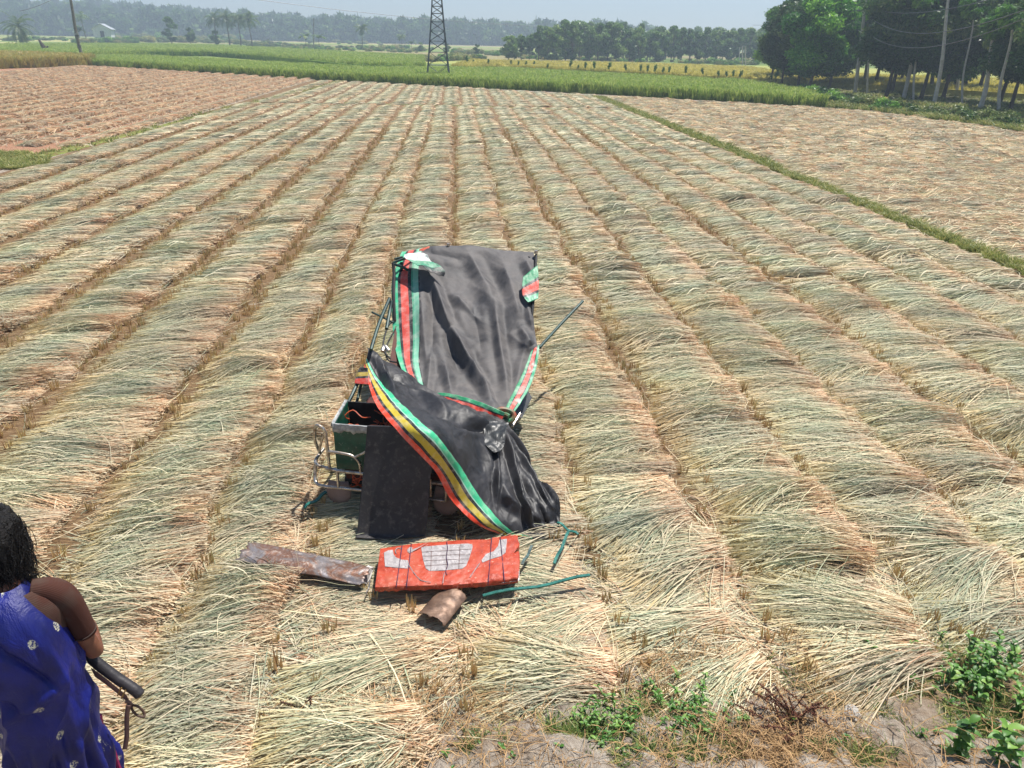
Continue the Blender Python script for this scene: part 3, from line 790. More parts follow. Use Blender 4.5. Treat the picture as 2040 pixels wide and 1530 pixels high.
SL = [((1799, 199), (1843, -40), 'first pale bare trunk leaning right among the grove trees', .16), ((1860, 209), (1897, -30), 'tallest pale bare trunk standing in front of the grove', .15), ((1951, 220), (1981, 80), 'short grey leaning trunk near the right frame edge', .17)]
tops, _ = crown_mesh('slim_crown', M_TREE, 99, -.8, 1.2, 1.3, 10, 3500, .15)
for (p0, p1, lb, r0) in SL:
    b = at(*p0); t = up_to(b, *p1); o, d = pole_obj('slim_tree', b, t, r0, r0*.55, M_BARKP, lb, 'tree', bend=.12)
    c = obj('crown', tops, o); c.location = d+Vector((0, 0, .6))
for (p0, p1, lb, r0) in [((1728, 190), (1748, -20), 'slender pale stem just right of the white electricity pole', .09), ((1990, 226), (2012, 60), 'slender pale stem near the right frame edge', .11), ((1820, 202), (1838, 20), 'thin pale stem between the two leaning trunks', .08), ((1917, 208), (1935, 40), 'thin pale stem right of the tallest leaning trunk', .08)]:
    b = at(*p0); t = up_to(b, *p1); o, d = pole_obj('slim_tree', b, t, r0, r0*.6, M_BARKP, lb, 'tree', bend=-.15); c = obj('crown', tops, o); c.location = d+Vector((0, 0, .6))
# forked upper limb
b = at(1905, 192); o, d = pole_obj('slim_tree', b, up_to(b, 1925, 30), .14, .09, M_BARKP, 'pale forked trunk rising through leaves at upper right', 'tree')
g = Geo(); g.tube([d*.8, d*.9+Vector((.4, 0, .6)), d+Vector((1.2, 0, 1.4))], [.08, .06, .04], 6); g.build('limb', M_BARKP, o)
c = obj('crown', tops, o); c.location = d+Vector((.6, 0, 1.4))
# bushes on the grove edge
BU = []
for i in range(3):
    r = np.random.default_rng(i+60); cl = [(r.normal(0, .5), r.normal(0, .4), r.uniform(.15, .6), .45, .45, .35, r.uniform(.2, 1)) for _ in range(9)]
    V, Fa, c = leaf_cloud(cl, 2600, .11, i+80, shell=.3)
    BU.append(mesh_np('bush_leaves', V, Fa, (M_TREE, M_TREED, M_GRASS)[i], col=c))
def stem_me(h, r=.02, n=5, seed=0):
    g = Geo(); q = random.Random(seed)
    for k in range(n):
        g.tube([(q.gauss(0, .05), q.gauss(0, .05), -.03), (q.gauss(0, .2), q.gauss(0, .2), h*.5), (q.gauss(0, .35), q.gauss(0, .3), h)], [r, r*.8, r*.4], 5)
    return mesh_np('stems', g.v, g.f, M_BARKD)
STM = stem_me(.7)
bl = [(1642, 200, 0, 1.3, 'largest round green bush at the grove corner beside the rice'), (1668, 205, 0, 1.1, 'bright bush second from the rice corner of the grove'), (1700, 211, 1, 1.0, 'low dark bush at the foot of the electricity pole'), (1735, 215, 2, 1.1, 'yellowish bush on the shore of the grove right of the pole'),
      (1762, 222, 0, 1.0, 'leafy green bush jutting onto the straw field'), (1790, 219, 1, .9, 'dark bush by the first pale trunk'), (1850, 231, 1, .9, 'dark bush by the tall pale trunk'), (1900, 236, 1, 1.0, 'dark low bush on the shaded grove edge'), (1960, 247, 1, 1.0, 'dark bush before the short grey trunk'), (2010, 252, 1, 1.0, 'dark bush below the right frame edge tree'), (1508, 158, 1, 1.0, 'hanging dark bush at the outer left of the grove'), (1600, 184, 0, .9, 'small bush beneath the first bright mango tree')]
for i, (px, py, k, s, lb) in enumerate(bl):
    q = at(px, py); o = empty('bush', (q.x, q.y, 0), i*1.3, lb, 'bush', 'bushes along the grove edge'); o.scale = (s, s, s*.85); obj('leaves', BU[k], o); obj('stems', STM, o)

# far wood on the right
M_FARB = mat_leaf('bamboo_leaves', C(70, 104, 50), C(112, 144, 70), C(150, 170, 96), .4)
FT = []
for i in range(5):
    hb, ht, R = [(1.2, 7, 2.4), (1.5, 8, 2.1), (1, 6, 2.6), (2, 8.5, 1.8), (.6, 5.5, 2.3)][i]
    cr, cl = crown_mesh('wood_crown', M_FARB if i in (2, 4) else M_FAR, 30+i, hb, ht, R, 20, 2600, .38); FT.append((trunk_mesh('wood_trunk', M_BARK, i, ht*.8, .14, cl, limbs=4, n=6), cr))
protos = [None]*5
topy = lambda px: np.interp(px, [1000, 1060, 1110, 1200, 1290, 1400, 1500, 1560], [84, 68, 55, 56, 64, 66, 70, 70])
k = 0
wood_px = []
for row in range(4):
    px = 1012+row*7
    while px < 1560:
        wood_px.append((px, 119.5+(px-1010)*.012-row*4.2, row)); px += random.uniform(13, 21)
for (px, py, row) in wood_px:
    q = at(px, py); dist = (q-CAM).length
    h = (py-topy(px)+random.uniform(-8, 6))/FPX*dist*.97
    v = random.randrange(5); hh = [7.4, 8.4, 6.6, 8.8, 6.1][v]; s = max(.45, h/hh); ws = s*random.uniform(.8, 1.15)
    if protos[v] is None:
        protos[v] = tree_obj('wood_tree', *FT[v], (q.x, q.y, 0), random.uniform(0, 6), (ws, ws, s), 'hazy green tree of the dense wood right of centre', 'tree', 'trees of the wood right of centre')
    else: copy_tree(protos[v], (q.x, q.y, 0), random.uniform(0, 6), (ws, ws, s))

# hills covered in trees
def ridge(name, x0, x1, Y, prof, depth, label, n=90):
    vs = []; m_ = 10
    for i in range(n):
        px = x0+(x1-x0)*i/(n-1); top = G(px, np.interp(px, *zip(*prof)), Y)
        for k in range(m_):
            t = k/(m_-1); zz = max(0, top.z-5)*math.sin(min(t*1.3, 1)*math.pi/2)**.8 if t < .8 else max(0, top.z-5)*(1-(t-.8)*3)
            nn_ = 1+.12*mnoise.noise((i*.21, k*.5, 2)); yy = Y-depth*(1-t)
            vs.append((top.x*yy/Y, yy, zz*nn_-.5))
    fs = [(i*m_+k, (i+1)*m_+k, (i+1)*m_+k+1, i*m_+k+1) for i in range(n-1) for k in range(m_-1)]
    o = obj(name, mesh_np(name, vs, fs, canopy_mat('hill_floor', C(40, 62, 34), C(60, 84, 44), None), smooth=True)); tag(o, label, kind='structure')
    return vs, m_
prof1 = [(-200, 8), (-60, 16), (0, 22), (60, 26), (200, 30), (300, 38), (420, 47), (600, 58), (700, 64), (760, 69), (800, 74), (900, 78), (1050, 82), (1300, 88)]
RV, rm = ridge('wooded_hills', -200, 1300, 760, prof1, 300, 'low wooded hills along the left horizon')
FB = []
for i in range(4):
    r = np.random.default_rng(i+5); cl = make_clumps(r, -2, 9, 6.5, 14); V, Fa, c = leaf_cloud(cl, 700, 1.5, i, shell=.5); FB.append(mesh_np('hill_crown', V, Fa, M_FAR, col=c))
P_, R_, S_, I_ = [], [], [], []
RVa = np.array(RV).reshape(-1, rm, 3)
for k in range(5200):
    i = random.randrange(len(RVa)-1); j = random.randrange(rm-3); t = random.random(); s_ = random.random()
    p = RVa[i, j]*(1-t)+RVa[i+1, j]*t; p2 = RVa[i, j+1]*(1-t)+RVa[i+1, j+1]*t; p = p*(1-s_)+p2*s_
    s = random.uniform(.55, 1.25); P_.append((p[0], p[1], p[2]-.5)); R_.append((0, 0, random.uniform(0, 6))); S_.append((s, s, s*random.uniform(.8, 1.4))); I_.append(random.randrange(4))
# far tree line in front of the hills
for px in np.arange(-40, 1500, 3.2):
    for row in range(2):
        base_y = np.interp(px, [-40, 200, 420, 520, 700, 900, 1000, 1500], [52, 58, 66, 74, 80, 86, 90, 100]) - row*1.5
        zdist = at(px, base_y)
        if zdist.y < 0 or zdist.y > 740 : zdist = G(px, base_y, 560)
        q = zdist; s = random.uniform(.3, .75)*(.8 if px < 600 else .6)
        P_.append((q.x, q.y, 0)); R_.append((0, 0, random.uniform(0, 6))); S_.append((s, s, s*random.uniform(.8, 1.3))); I_.append(random.randrange(4))
scatter('hill_forest', FB, P_, R_, S_, I_, 'bluish far forest covering the hills and the horizon', 'forest')

# scrub lines on the plain
P_, R_, S_, I_ = [], [], [], []
for (x0, y0, x1, y1, n, s0) in [(150, 86, 470, 82, 60, .9), (200, 76, 480, 74, 40, .9), (480, 90, 860, 100, 90, .5), (380, 84, 560, 90, 30, .6), (560, 97, 840, 104, 60, .45), (840, 122, 960, 118, 45, .9), (900, 104, 1040, 112, 50, .6), (1040, 116, 1500, 129, 90, .55), (0, 80, 150, 80, 20, .5), (600, 84, 760, 88, 26, .4), (1380, 126, 1500, 128, 30, .8)]:
    for k in range(n):
        t = random.random(); q = at(x0+(x1-x0)*t+random.gauss(0, 3), y0+(y1-y0)*t+random.gauss(0, 1.0)); s = s0*random.uniform(.5, 1.3)*max(1, q.y/130)
        P_.append((q.x, q.y, 0)); R_.append((0, 0, random.uniform(0, 6))); S_.append((s*1.4, s, s)); I_.append(random.randrange(3))
scatter('scrub', BU, P_, R_, S_, I_, 'dark scrub growing in lines across the distant plain', 'scrub')

# palms and banana plants
def frond(g, base, az, el, L, wdt, droop=1.0, n=8, leafy=True):
    pts = []; p = Vector(base); e = el
    for i in range(n+1):
        pts.append(p.copy()); p = p+Vector((math.cos(az)*math.cos(e), math.sin(az)*math.cos(e), math.sin(e)))*(L/n); e -= droop/n*1.6
    side = Vector((-math.sin(az), math.cos(az), 0))
    for i in range(n):
        t = i/n; a, b = pts[i], pts[i+1]; ww = wdt*math.sin(math.pi*min(.15+t*.85, 1))
        for sg in (-1, 1):
            if leafy:
                for q in range(3):
                    c0 = a.lerp(b, q/3); c1 = a.lerp(b, (q+.75)/3); d = side*sg*ww+(b-a).normalized()*ww*.6+Vector((0, 0, -ww*.5))
                    g.add([c0, c1, c0+d], [(0, 1, 2)])
            else:
                g.add([a, b, b+side*sg*ww*.9+Vector((0, 0, -.1*ww)), a+side*sg*ww*.9*(0 if i == 0 else 1)+Vector((0, 0, -.1*ww))], [(0, 1, 2, 3)])
def col_me(g, mat, name, seed=0):
    r = np.random.default_rng(seed); me = mesh_np(name, g.v, g.f, mat, col=np.repeat(r.random((len(g.v)//3+1, 1)), 3, 0)[:len(g.v)].repeat(3, 1)); return me
def palm(h, seed, nf=16, L=2.6, w_=.5, trunk_r=.14, lo_=-.3):
    r = random.Random(seed); g = Geo()
    for k in range(nf): frond(g, (0, 0, h), k*2.4+r.random(), r.uniform(lo_, 1.35), L*r.uniform(.8, 1.1), w_, r.uniform(.7, 1.4), 9)
    return trunk_mesh('palm_trunk', M_BARK, seed, h, trunk_r), col_me(g, M_PALM, 'palm_fronds', seed)
def banana(h, seed, nf=8):
    r = random.Random(seed); g = Geo()
    for k in range(nf): frond(g, (0, 0, h*.6), k*2.4+r.random(), r.uniform(.7, 1.4), h*r.uniform(.55, .8), .34*h/2, r.uniform(.8, 1.5), leafy=False)
    return trunk_mesh('banana_stem', M_PALM, seed, h*.62, .10), col_me(g, M_PALM, 'banana_leaves', seed)
def capped(px, py, ptop, Ym=240):
    q = at(px, py)
    if q.y > Ym or q.y < 0: q = G(px, py, Ym); q.z = 0
    return q, max(G(px, ptop, q.y).z, .5)
def put_palm(px, py, ptop, maker, seed, label, cat='palm', name='palm_tree', **kw):
    q, h = capped(px, py, ptop)
    tr, cr = maker(h, seed, **kw); o = empty(name, (q.x, q.y, 0), seed, label, cat)
    obj('trunk' if cat == 'palm' else 'stem', tr, o); obj('fronds' if cat == 'palm' else 'leaves', cr, o)
q0 = at(45, 88)
put_palm(45, 92, 52, lambda h, s: palm(h, s, 44, h*1.2, h*.15, .3, -.8), 3, 'broad bushy date palm at the upper left edge')
put_palm(170, 74, 32, lambda h, s: palm(h, s, 14, h*.45, h*.1, .2), 4, 'palm beside the small white hut', )
for i, (px, py, tp, lb) in enumerate([(430, 70, 36, 'leftmost coconut palm of the distant cluster left of centre'), (455, 70, 36, 'second coconut palm of the distant cluster'), (478, 72, 38, 'third coconut palm of the distant cluster'), (500, 73, 39, 'fourth coconut palm in the distant cluster'), (722, 84, 58, 'lone hazy palm left of the pylon'), (800, 84, 72, 'small round topped palm just left of the pylon')]):
    put_palm(px, py, tp, lambda h, s: palm(h, s, 26, h*.5, h*.14, h*.03), 20+i, lb)
for i, (px, py, tp, lb) in enumerate([(610, 96, 62, 'ragged banana plant left of the thin distant pole'), (636, 96, 64, 'ragged banana plant right of the thin distant pole'), (1042, 114, 84, 'left banana plant of the clump right of the pylon'), (1060, 114, 80, 'middle banana plant of the clump right of the pylon'), (1075, 115, 86, 'right banana plant of the clump right of the pylon'), (160, 82, 50, 'banana plant just right of the leaning wooden pole'), (820, 100, 78, 'small banana plant left of the pylon')]):
    put_palm(px, py, tp, banana, 40+i, lb, 'banana plant', 'banana_plant')
put_tree = [(340, 73, 34, 1.1, 1, 'pale round crowned tree on the left plain beyond the scrub'), (380, 86, 52, .8, 0, 'dark small tree right of the pale round tree'), (432, 88, 60, .9, 2, 'light green bush tree below the coconut palms'), (950, 113, 86, .8, 0, 'dark small tree right of the pylon'), (890, 108, 85, 1, 0, 'dark bushy tree behind the pylon'), (838, 103, 84, .9, 2, 'dark bushy tree left of the pylon legs'), (1170, 117, 84, .8, 3, 'slim tree before the far wood'), (1350, 122, 88, .8, 1, 'bright green tree at the wood edge'), (1300, 120, 88, .7, 3, 'dark slim tree at the wood edge'), (1205, 116, 86, .9, 4, 'low rounded tree at the front of the wood')]
for (px, py, tp, ws, v, lb) in put_tree:
    q, h = capped(px, py, tp); hh = [7.4, 8.4, 6.6, 8.8, 6.1][v]; s = h/hh
    tree_obj('small_tree', *FT[v], (q.x, q.y, 0), px, (s*ws*1.2, s*ws*1.2, s), lb, 'tree')
# saplings row
sp_px = [(930, 127), (943, 127.5), (973, 129), (1018, 131), (1033, 132), (1048, 132), (1064, 132), (1091, 137), (1137, 137), (1152, 138), (1166, 139), (1183, 140), (1214, 142), (1245, 143), (1276, 145), (1290, 146), (1305, 147), (1321, 147), (1333, 147), (1365, 149), (1398, 151), (1430, 154), (1446, 155), (1460, 156), (1475, 158), (1536, 160), (1546, 160)]
g = Geo(); g.tube([(0, 0, -.1), (.03, 0, .9)], [.035, .02], 5); SPS = mesh_np('sapling_stem', g.v, g.f, M_BARKD)
V, Fa, c = leaf_cloud([(0, 0, 1.15, .28, .28, .45, .3), (.1, .1, .8, .2, .2, .3, .5)], 260, .12, 4, shell=.2); SPC = mesh_np('sapling_leaves', V, Fa, M_TREE, col=c)
pr = None
for (px, py) in sp_px:
    q = at(px, py, .6); s = random.uniform(.4, .75)
    if pr is None:
        pr = empty('sapling', (q.x, q.y, .45), 0, 'small dark sapling in the line across the rice beyond the pylon', 'sapling', 'saplings in a line across the rice'); pr.scale = (s,)*3; obj('stem', SPS, pr); obj('leaves', SPC, pr)
    else: copy_tree(pr, (q.x, q.y, .45), random.uniform(0, 6), s)

# ---------------------------------------------------------------- poles, pylon, hut
b = at(166, 119); t = up_to(b, 134, -20)
lp, d = pole_obj('wooden_pole', b, t, .22, .15, M_WOODP, 'dark leaning wooden utility pole at the upper left with a pale patch', 'utility pole', bend=-.15)
LPT = t
for tt_ in (.33, .36, .18):
    g = Geo(); q = d*tt_; g.box(q+Vector((-.25, -.3, -.12)), (.5, 0, .05), (0, .08, 0), (0, 0, .35)); g.build('bracket', M_CONC if tt_ == .36 else M_WOODP, lp, smooth=False)
b = at(625, 94); pp, d = pole_obj('thin_pole', b, up_to(b, 625, 36), .2, .15, M_WOODP, 'thin distant utility pole with crossarm between two banana plants', 'utility pole')
g = Geo(); g.box(d*.93+Vector((-.8, -.1, 0)), (1.6, 0, 0), (0, .1, 0), (0, 0, .12)); g.build('crossarm', M_STEEL, pp, smooth=False)
for i, (px, py, tp, lb) in enumerate([(1110, 113, 68, 'pale concrete pole in front of the far wood'), (1473, 128, 94, 'left pole of the trio at the wood right end'), (1479, 130, 92, 'middle pole of the trio at the wood right end'), (1485, 131, 92, 'right pole of the trio at the wood right end'), (1390, 124, 102, 'short pale post before the far wood')]):
    b = at(px, py); pole_obj('concrete_post', b, up_to(b, px, tp), .12, .09, M_CONC, lb, 'post')
# pylon
c0 = at(873, 141, .9); c0.z = 0
hb_, ht_ = 1.02, .30
top = G(874, -40, c0.y); HT = top.z; py_o = empty('pylon', c0, rad(8), 'grey steel lattice pylon standing in the green rice', 'pylon')
def leg(t, sx, sy): 
    w2 = hb_*(1-t)+ht_*t if t < .0 else hb_*(1-t)**1.15+ht_*(1-(1-t)**1.15)
    return Vector((sx*w2, sy*w2, HT*t))
for sx in (-1, 1):
    for sy in (-1, 1):
        g = Geo(); g.tube([leg(t, sx, sy) for t in np.linspace(0, 1, 12)], .045, 4); g.build('leg', M_STEEL, py_o, smooth=False)
g = Geo(); lv = [0, .17, .30, .41, .51, .6, .68, .75, .82, .88, .94, 1]
for a, b in zip(lv[:-1], lv[1:]):
    cs = [(-1, -1), (1, -1), (1, 1), (-1, 1)]
    for i in range(4):
        p, q = cs[i], cs[(i+1) % 4]
        g.tube([leg(a, *p), leg(b, *q)], .022, 4); g.tube([leg(a, *q), leg(b, *p)], .022, 4)
        if a > 0: g.tube([leg(a, *p), leg(a, *q)], .022, 4)
g.build('bracing', M_STEEL, py_o, smooth=False)
# hut
q, _h = capped(208, 72, 50, 260); hut = empty('hut', (q.x, q.y, 1.5), rad(12), 'small white walled hut with pale metal gable roof on the left', 'hut')
sc_ = (q-CAM).length/FPX; W_ = 26*sc_; D_ = 22*sc_; Hh = 13*sc_; Hr = 19*sc_
g = Geo(); g.add([(-W_/2, -D_/2, 0), (W_/2, -D_/2, 0), (W_/2, D_/2, 0), (-W_/2, D_/2, 0), (-W_/2, -D_/2, Hh), (W_/2, -D_/2, Hh), (W_/2, D_/2, Hh), (-W_/2, D_/2, Hh), (0, -D_/2, Hr), (0, D_/2, Hr)], [(0, 1, 5, 8, 4), (1, 2, 6, 5), (2, 3, 7, 9, 6), (3, 0, 4, 7)])
g.build('wall', simple('whitewash', C(200, 202, 200), C(224, 226, 224), 2, .8), hut, smooth=False)
g = Geo()
for sg in (-1, 1):
    a = Vector((sg*W_*.6, -D_*.58, Hh*.86)); r0 = Vector((0, -D_*.58, Hr+.08)); g.box(a, r0-a, (0, D_*1.16, 0), (sg*.03, 0, .1))
g.build('roof', simple('tin_roof', C(170, 174, 176), C(206, 208, 208), 3, .4, .4), hut, smooth=False)
g = Geo(); g.box((-W_*.1, -D_/2-.06, 0), (W_*.22, 0, 0), (0, .04, 0), (0, 0, Hh*.7)); g.build('door', simple('dark_door', C(60, 60, 60), None, 2), hut, smooth=False)
# tree stump
q = at(88, 102, .5); st = empty('tree_stump', (q.x, q.y, .3), 0, 'ragged dark tree stump standing in the rice near the left edge', 'stump'); g = Geo()
g.tube([(0, 0, -.3), (.1, 0, .7), (-.45, 0, 1.8)], [.4, .36, .12], 7); g.tube([(.3, 0, -.3), (.5, 0, .6), (.75, 0, .95)], [.25, .22, .08], 6); g.build('trunk', M_BARKD, st)
# wires
def wire(name, a, b, sag, r, label, n=24):
    g = Geo(); g.tube([Vector(a).lerp(Vector(b), t)-Vector((0, 0, 4*sag*t*(1-t))) for t in np.linspace(0, 1, n)], r, 4)
    o = g.build(name, M_WIRE); tag(o, label, 'wire', 'overhead wires'); return o
Q = G(1724, 22, ep.location.y)
wire('overhead_wire', Q+ax*-.6+Vector((0, 0, .1)), G(1500, 50, 120), .3, .018, 'upper wire running left from the electricity pole across the bright tree')
wire('overhead_wire', Q+Vector((0, 0, .1))-Vector((0, 0, .5)), G(1500, 72, 120), .5, .018, 'lower wire running left from the electricity pole across the bright tree')
wire('overhead_wire', Q+ax*.6+Vector((0, 0, .1)), G(2100, -40, 30), .6, .016, 'top wire running right from the electricity pole over the grove')
wire('overhead_wire', Q+Vector((0, 0, -.1)), G(2080, 5, 28), 1.2, .016, 'sagging wire running right from the electricity pole over the grove')
wire('overhead_wire', Q+Vector((0, 0, -1.2)), G(2080, 20, 28), 1.3, .016, 'lowest sagging wire crossing in front of the grove')
wire('overhead_wire', LPT, G(40, 22, 95), .3, .03, 'wire running left from the leaning wooden pole')
wire('overhead_wire', G(430, -12, 180), G(1110, 54, 240), 1.0, .05, 'long faint wire crossing the sky above the pylon')
wire('overhead_wire', G(1110, 69, at(1110, 113).y), G(1479, 93, at(1479, 130).y), .5, .03, 'faint wire between the posts before the far wood')
# ================================================================ THE WRECKED THREE-WHEELER
VR = Vector((math.cos(rad(-7)), math.sin(rad(-7)), 0)); VF = Vector((.04, 1, 0)).normalized()
VO = Vector((-.96, 5.27, 0))
def V3(a, b, z): return VO + VR*a + VF*b + Vector((0, 0, z))
veh = empty('three_wheeler', VO, 0, 'wrecked green battery three-wheeler half covered by black tarpaulin on the straw field', 'three-wheeler')
vinv = Matrix.Translation(-VO)
def vbuild(g, name, mat, parent=None, **k):
    g.v = [tuple(Vector(p)-VO) for p in g.v]; return g.build(name, mat, parent or veh, **k)
m = M('green_paint'); v = m.coord('Object'); n = m.noise(v, 7, 6, .7); n2 = m.noise(v, 30, 5, .7)
c = m.ramp(n, [(.3, C(8, 52, 42)), (.6, C(16, 86, 66)), (.75, C(30, 104, 84))]); c = m.mix(m.ramp(n2, [(.62, (0, 0, 0, 1)), (.66, (1, 1, 1, 1))]), c, C(120, 128, 118))
m.base(c); m.set(.38, 0, .5); m.bump(n, .25, .01); MV_GREEN = m.m
m = M('rust'); v = m.coord('Object'); n = m.noise(v, 12, 7, .75); m.base(m.ramp(n, [(.3, C(60, 30, 22)), (.5, C(128, 62, 36)), (.7, C(170, 98, 58))])); m.set(.85, 0, .2); m.bump(n, .6, .01); MV_RUST = m.m
m = M('scuffed_chrome'); v = m.coord('Object'); n = m.noise(v, 18, 6, .7); c = m.ramp(n, [(.4, C(196, 192, 186)), (.62, C(150, 136, 122)), (.72, C(110, 84, 64))]); m.base(c); m.set(m.ramp(n, [(.4, (.22,)*3+(1,)), (.7, (.7,)*3+(1,))]), .85); MV_CHROME = m.m
MV_TRIM = simple('torn_grey_trim', C(120, 122, 122), C(184, 186, 184), 26, .6, .3, bump=.8)
MV_DARK = simple('dark_steel', C(22, 24, 26), C(44, 44, 46), 8, .6, .3)
MV_TYRE = simple('tyre_rubber', C(24, 24, 25), C(52, 48, 44), 14, .8, bump=.5)
MV_FLAP = simple('mudflap_rubber', C(120, 102, 96), C(156, 136, 128), 6, .7, bump=.2)
MV_TUBE = simple('green_black_tube', C(18, 40, 40), C(36, 66, 60), 10, .45, .2)
MV_SEAT = simple('red_brown_panel', C(58, 28, 22), C(96, 48, 34), 5, .7, bump=.3)
MV_WIREC = simple('orange_wire', C(170, 60, 30), C(210, 96, 50), 10, .5)
# rear box
W2 = .47; zb, zt = .36, .76; D1 = .44; th = .012
W1 = .17
g = Geo(); g.box(V3(-W2, 0, zb), VR*(W2+W1), VF*th, Vector((0, 0, zt-zb))); vbuild(g, 'rear_panel', MV_GREEN, bevel=.004)
for sg in (-1, 1):
    g = Geo(); g.box(V3(W1-th if sg > 0 else -W2, th, zb), VR*th, VF*(D1-th), Vector((0, 0, zt-zb))); vbuild(g, 'side_panel', MV_GREEN, bevel=.004)
g = Geo(); g.box(V3(-W2+th, D1, zb), VR*(W2+W1-2*th), VF*th, Vector((0, 0, zt-zb))); vbuild(g, 'front_panel', MV_DARK)
g = Geo(); g.box(V3(-W2+th, th, zb+.02), VR*(W2+W1-2*th), VF*(D1-th), Vector((0, 0, .02))); vbuild(g, 'box_floor', MV_RUST)
# torn silver trim along the rim
def rough_strip(a, b, drop, seed, nm):
    r = random.Random(seed); g = Geo(); n = 26; vs = []
    out = (b-a).cross(Vector((0, 0, 1))).normalized()
    for i in range(n+1):
        p = a.lerp(b, i/n); o_ = out*(.012+.004*r.random()); dz = drop*(.6+.6*r.random())
        vs += [p+Vector((0, 0, .012))-out*.012, p+Vector((0, 0, .016+.006*r.random()))+o_*.6, p+o_+Vector((0, 0, -dz*.5)), p+o_*1.1+Vector((0, 0, -dz))]
    fs = [(i*4+k, (i+1)*4+k, (i+1)*4+k+1, i*4+k+1) for i in range(n) for k in range(3)]
    g.add(vs, fs); o = vbuild(g, nm, MV_TRIM); s = o.modifiers.new('solid', 'SOLIDIFY'); s.thickness = .004
rough_strip(V3(-W2, 0, zt), V3(W1, 0, zt), .05, 1, 'torn_trim')
rough_strip(V3(-W2, D1, zt), V3(-W2, 0, zt), .025, 2, 'torn_trim')
# junk inside the box
g = Geo(); r = random.Random(5)
for k in range(46):
    p = V3(r.uniform(-.30, .08), r.uniform(.08, .38), zb+r.uniform(.12, .34)); pts = [p]
    for j in range(5): pts.append(pts[-1]+Vector((r.gauss(0, .05), r.gauss(0, .05), r.gauss(0, .03))))
    g.tube(smooth_path(pts, 3), .005, 5)
vbuild(g, 'wire_bundle', MV_WIREC)
g = Geo()
for k in range(7):
    p = V3(r.uniform(-.36, .0), r.uniform(.1, .32), zb+.08); a = r.uniform(0, 3); g.box(p, Vector((math.cos(a), math.sin(a), .3))*.18, Vector((-math.sin(a), math.cos(a), .1))*.11, (.01, 0, .07))
vbuild(g, 'rusty_scrap', MV_RUST, bevel=.004)
# lower body, chassis, deck, cab parts (mostly under the tarpaulin)
g = Geo(); g.box(V3(-.42, .03, .20), VR*.84, VF*2.55, Vector((0, 0, .06))); vbuild(g, 'chassis', MV_DARK, bevel=.01)
g = Geo(); g.box(V3(-.40, .02, .26), VR*.80, VF*.04, Vector((0, 0, .10))); vbuild(g, 'lamp_housing', MV_SEAT, bevel=.006)
g = Geo()
for k in range(26):
    p = V3(r.uniform(-.36, -.12), -.005, r.uniform(.22, .34)); pts = [p]
    for j in range(5): pts.append(pts[-1]+Vector((r.gauss(.02, .03), r.gauss(0, .006), r.gauss(0, .025))))
    g.tube(smooth_path(pts, 3), .0035, 5)
vbuild(g, 'hanging_wires', MV_WIREC)
g = Geo(); g.box(V3(-.46, .9, .27), VR*.6, VF*.05, Vector((0, 0, .22))); g.box(V3(-.46, .95, .27), VR*.92, VF*.42, Vector((0, 0, .2))); vbuild(g, 'seat', MV_SEAT, bevel=.03)
g = Geo(); g.box(V3(-.44, 1.37, .27), VR*.88, VF*1.0, Vector((0, 0, .03))); vbuild(g, 'deck', MV_DARK)
g = Geo(); g.add([V3(-.40, 2.38, .27), V3(.40, 2.38, .27), V3(.26, 2.78, .34), V3(-.26, 2.78, .34), V3(-.38, 2.34, .82), V3(.38, 2.34, .82), V3(.24, 2.62, .72), V3(-.24, 2.62, .72)], [(3, 2, 1, 0), (4, 5, 6, 7), (0, 1, 5, 4), (1, 2, 6, 5), (2, 3, 7, 6), (3, 0, 4, 7)]); vbuild(g, 'front_cowl', MV_GREEN, bevel=.03)
def wheel(c, axis, R=.21, w_=.085):
    axis = axis.normalized(); g = Geo(); ring = 28; up = Vector((0, 0, 1)); f_ = axis.cross(up).normalized()
    prof = [(-.5, .62), (-.5, .86), (-.38, .97), (0, 1.0), (.38, .97), (.5, .86), (.5, .62), (.2, .58), (-.2, .58)]
    vs = []; n = len(prof)
    for i in range(ring):
        an = 2*math.pi*i/ring; d_ = f_*math.cos(an)+up*math.sin(an)
        for (x, rr) in prof: vs.append(c+axis*x*w_+d_*R*rr)
    g.add(vs, [(i*n+k, i*n+(k+1) % n, ((i+1) % ring)*n+(k+1) % n, ((i+1) % ring)*n+k) for i in range(ring) for k in range(n)])
    w_o = vbuild(g, 'wheel', MV_TYRE); g = Geo(); g.tube([c-axis*.02, c+axis*.02], R*.6, 20); g.tube([c-axis*.05, c+axis*.05], R*.16, 12)
    g.v = [tuple(Vector(p)-VO) for p in g.v]; o = g.build('rim', MV_CHROME, w_o)
wheel(V3(-.40, .36, .21), VR); wheel(V3(.42, .36, .21), VR); wheel(V3(.05, 2.62, .21), (VR+VF*.35))
g = Geo(); g.tube([V3(-.40, .36, .21), V3(.42, .36, .21)], .03, 10); vbuild(g, 'axle', MV_DARK)
# mudflaps with toothed lower edges
def mudflap(a, top, b_out):
    g = Geo(); n = 16; vs = []; w_ = .10
    edge = []
    for i in range(n+1):
        x = -1+2*i/n; zlow = .045 + .05*(abs(x)**3) + (.012 if i % 2 else 0); edge.append((x, zlow))
    for x, zl in edge:
        wf = w_*(1.0)
        for k in range(5):
            t = k/4; z = top*(1-t)+zl*t; ww = wf*(.82+.25*math.sin(t*math.pi*.8)); vs.append(V3(a+x*ww, b_out-.02*t-.015*(1-x*x), z))
    fs = [(i*5+k, i*5+k+1, (i+1)*5+k+1, (i+1)*5+k) for i in range(n) for k in range(4)]
    g.add(vs, fs); o = vbuild(g, 'mudflap', MV_FLAP); s = o.modifiers.new('solid', 'SOLIDIFY'); s.thickness = .008
    return o
mudflap(-.46, .25, -.01); mudflap(.45, .30, -.03)
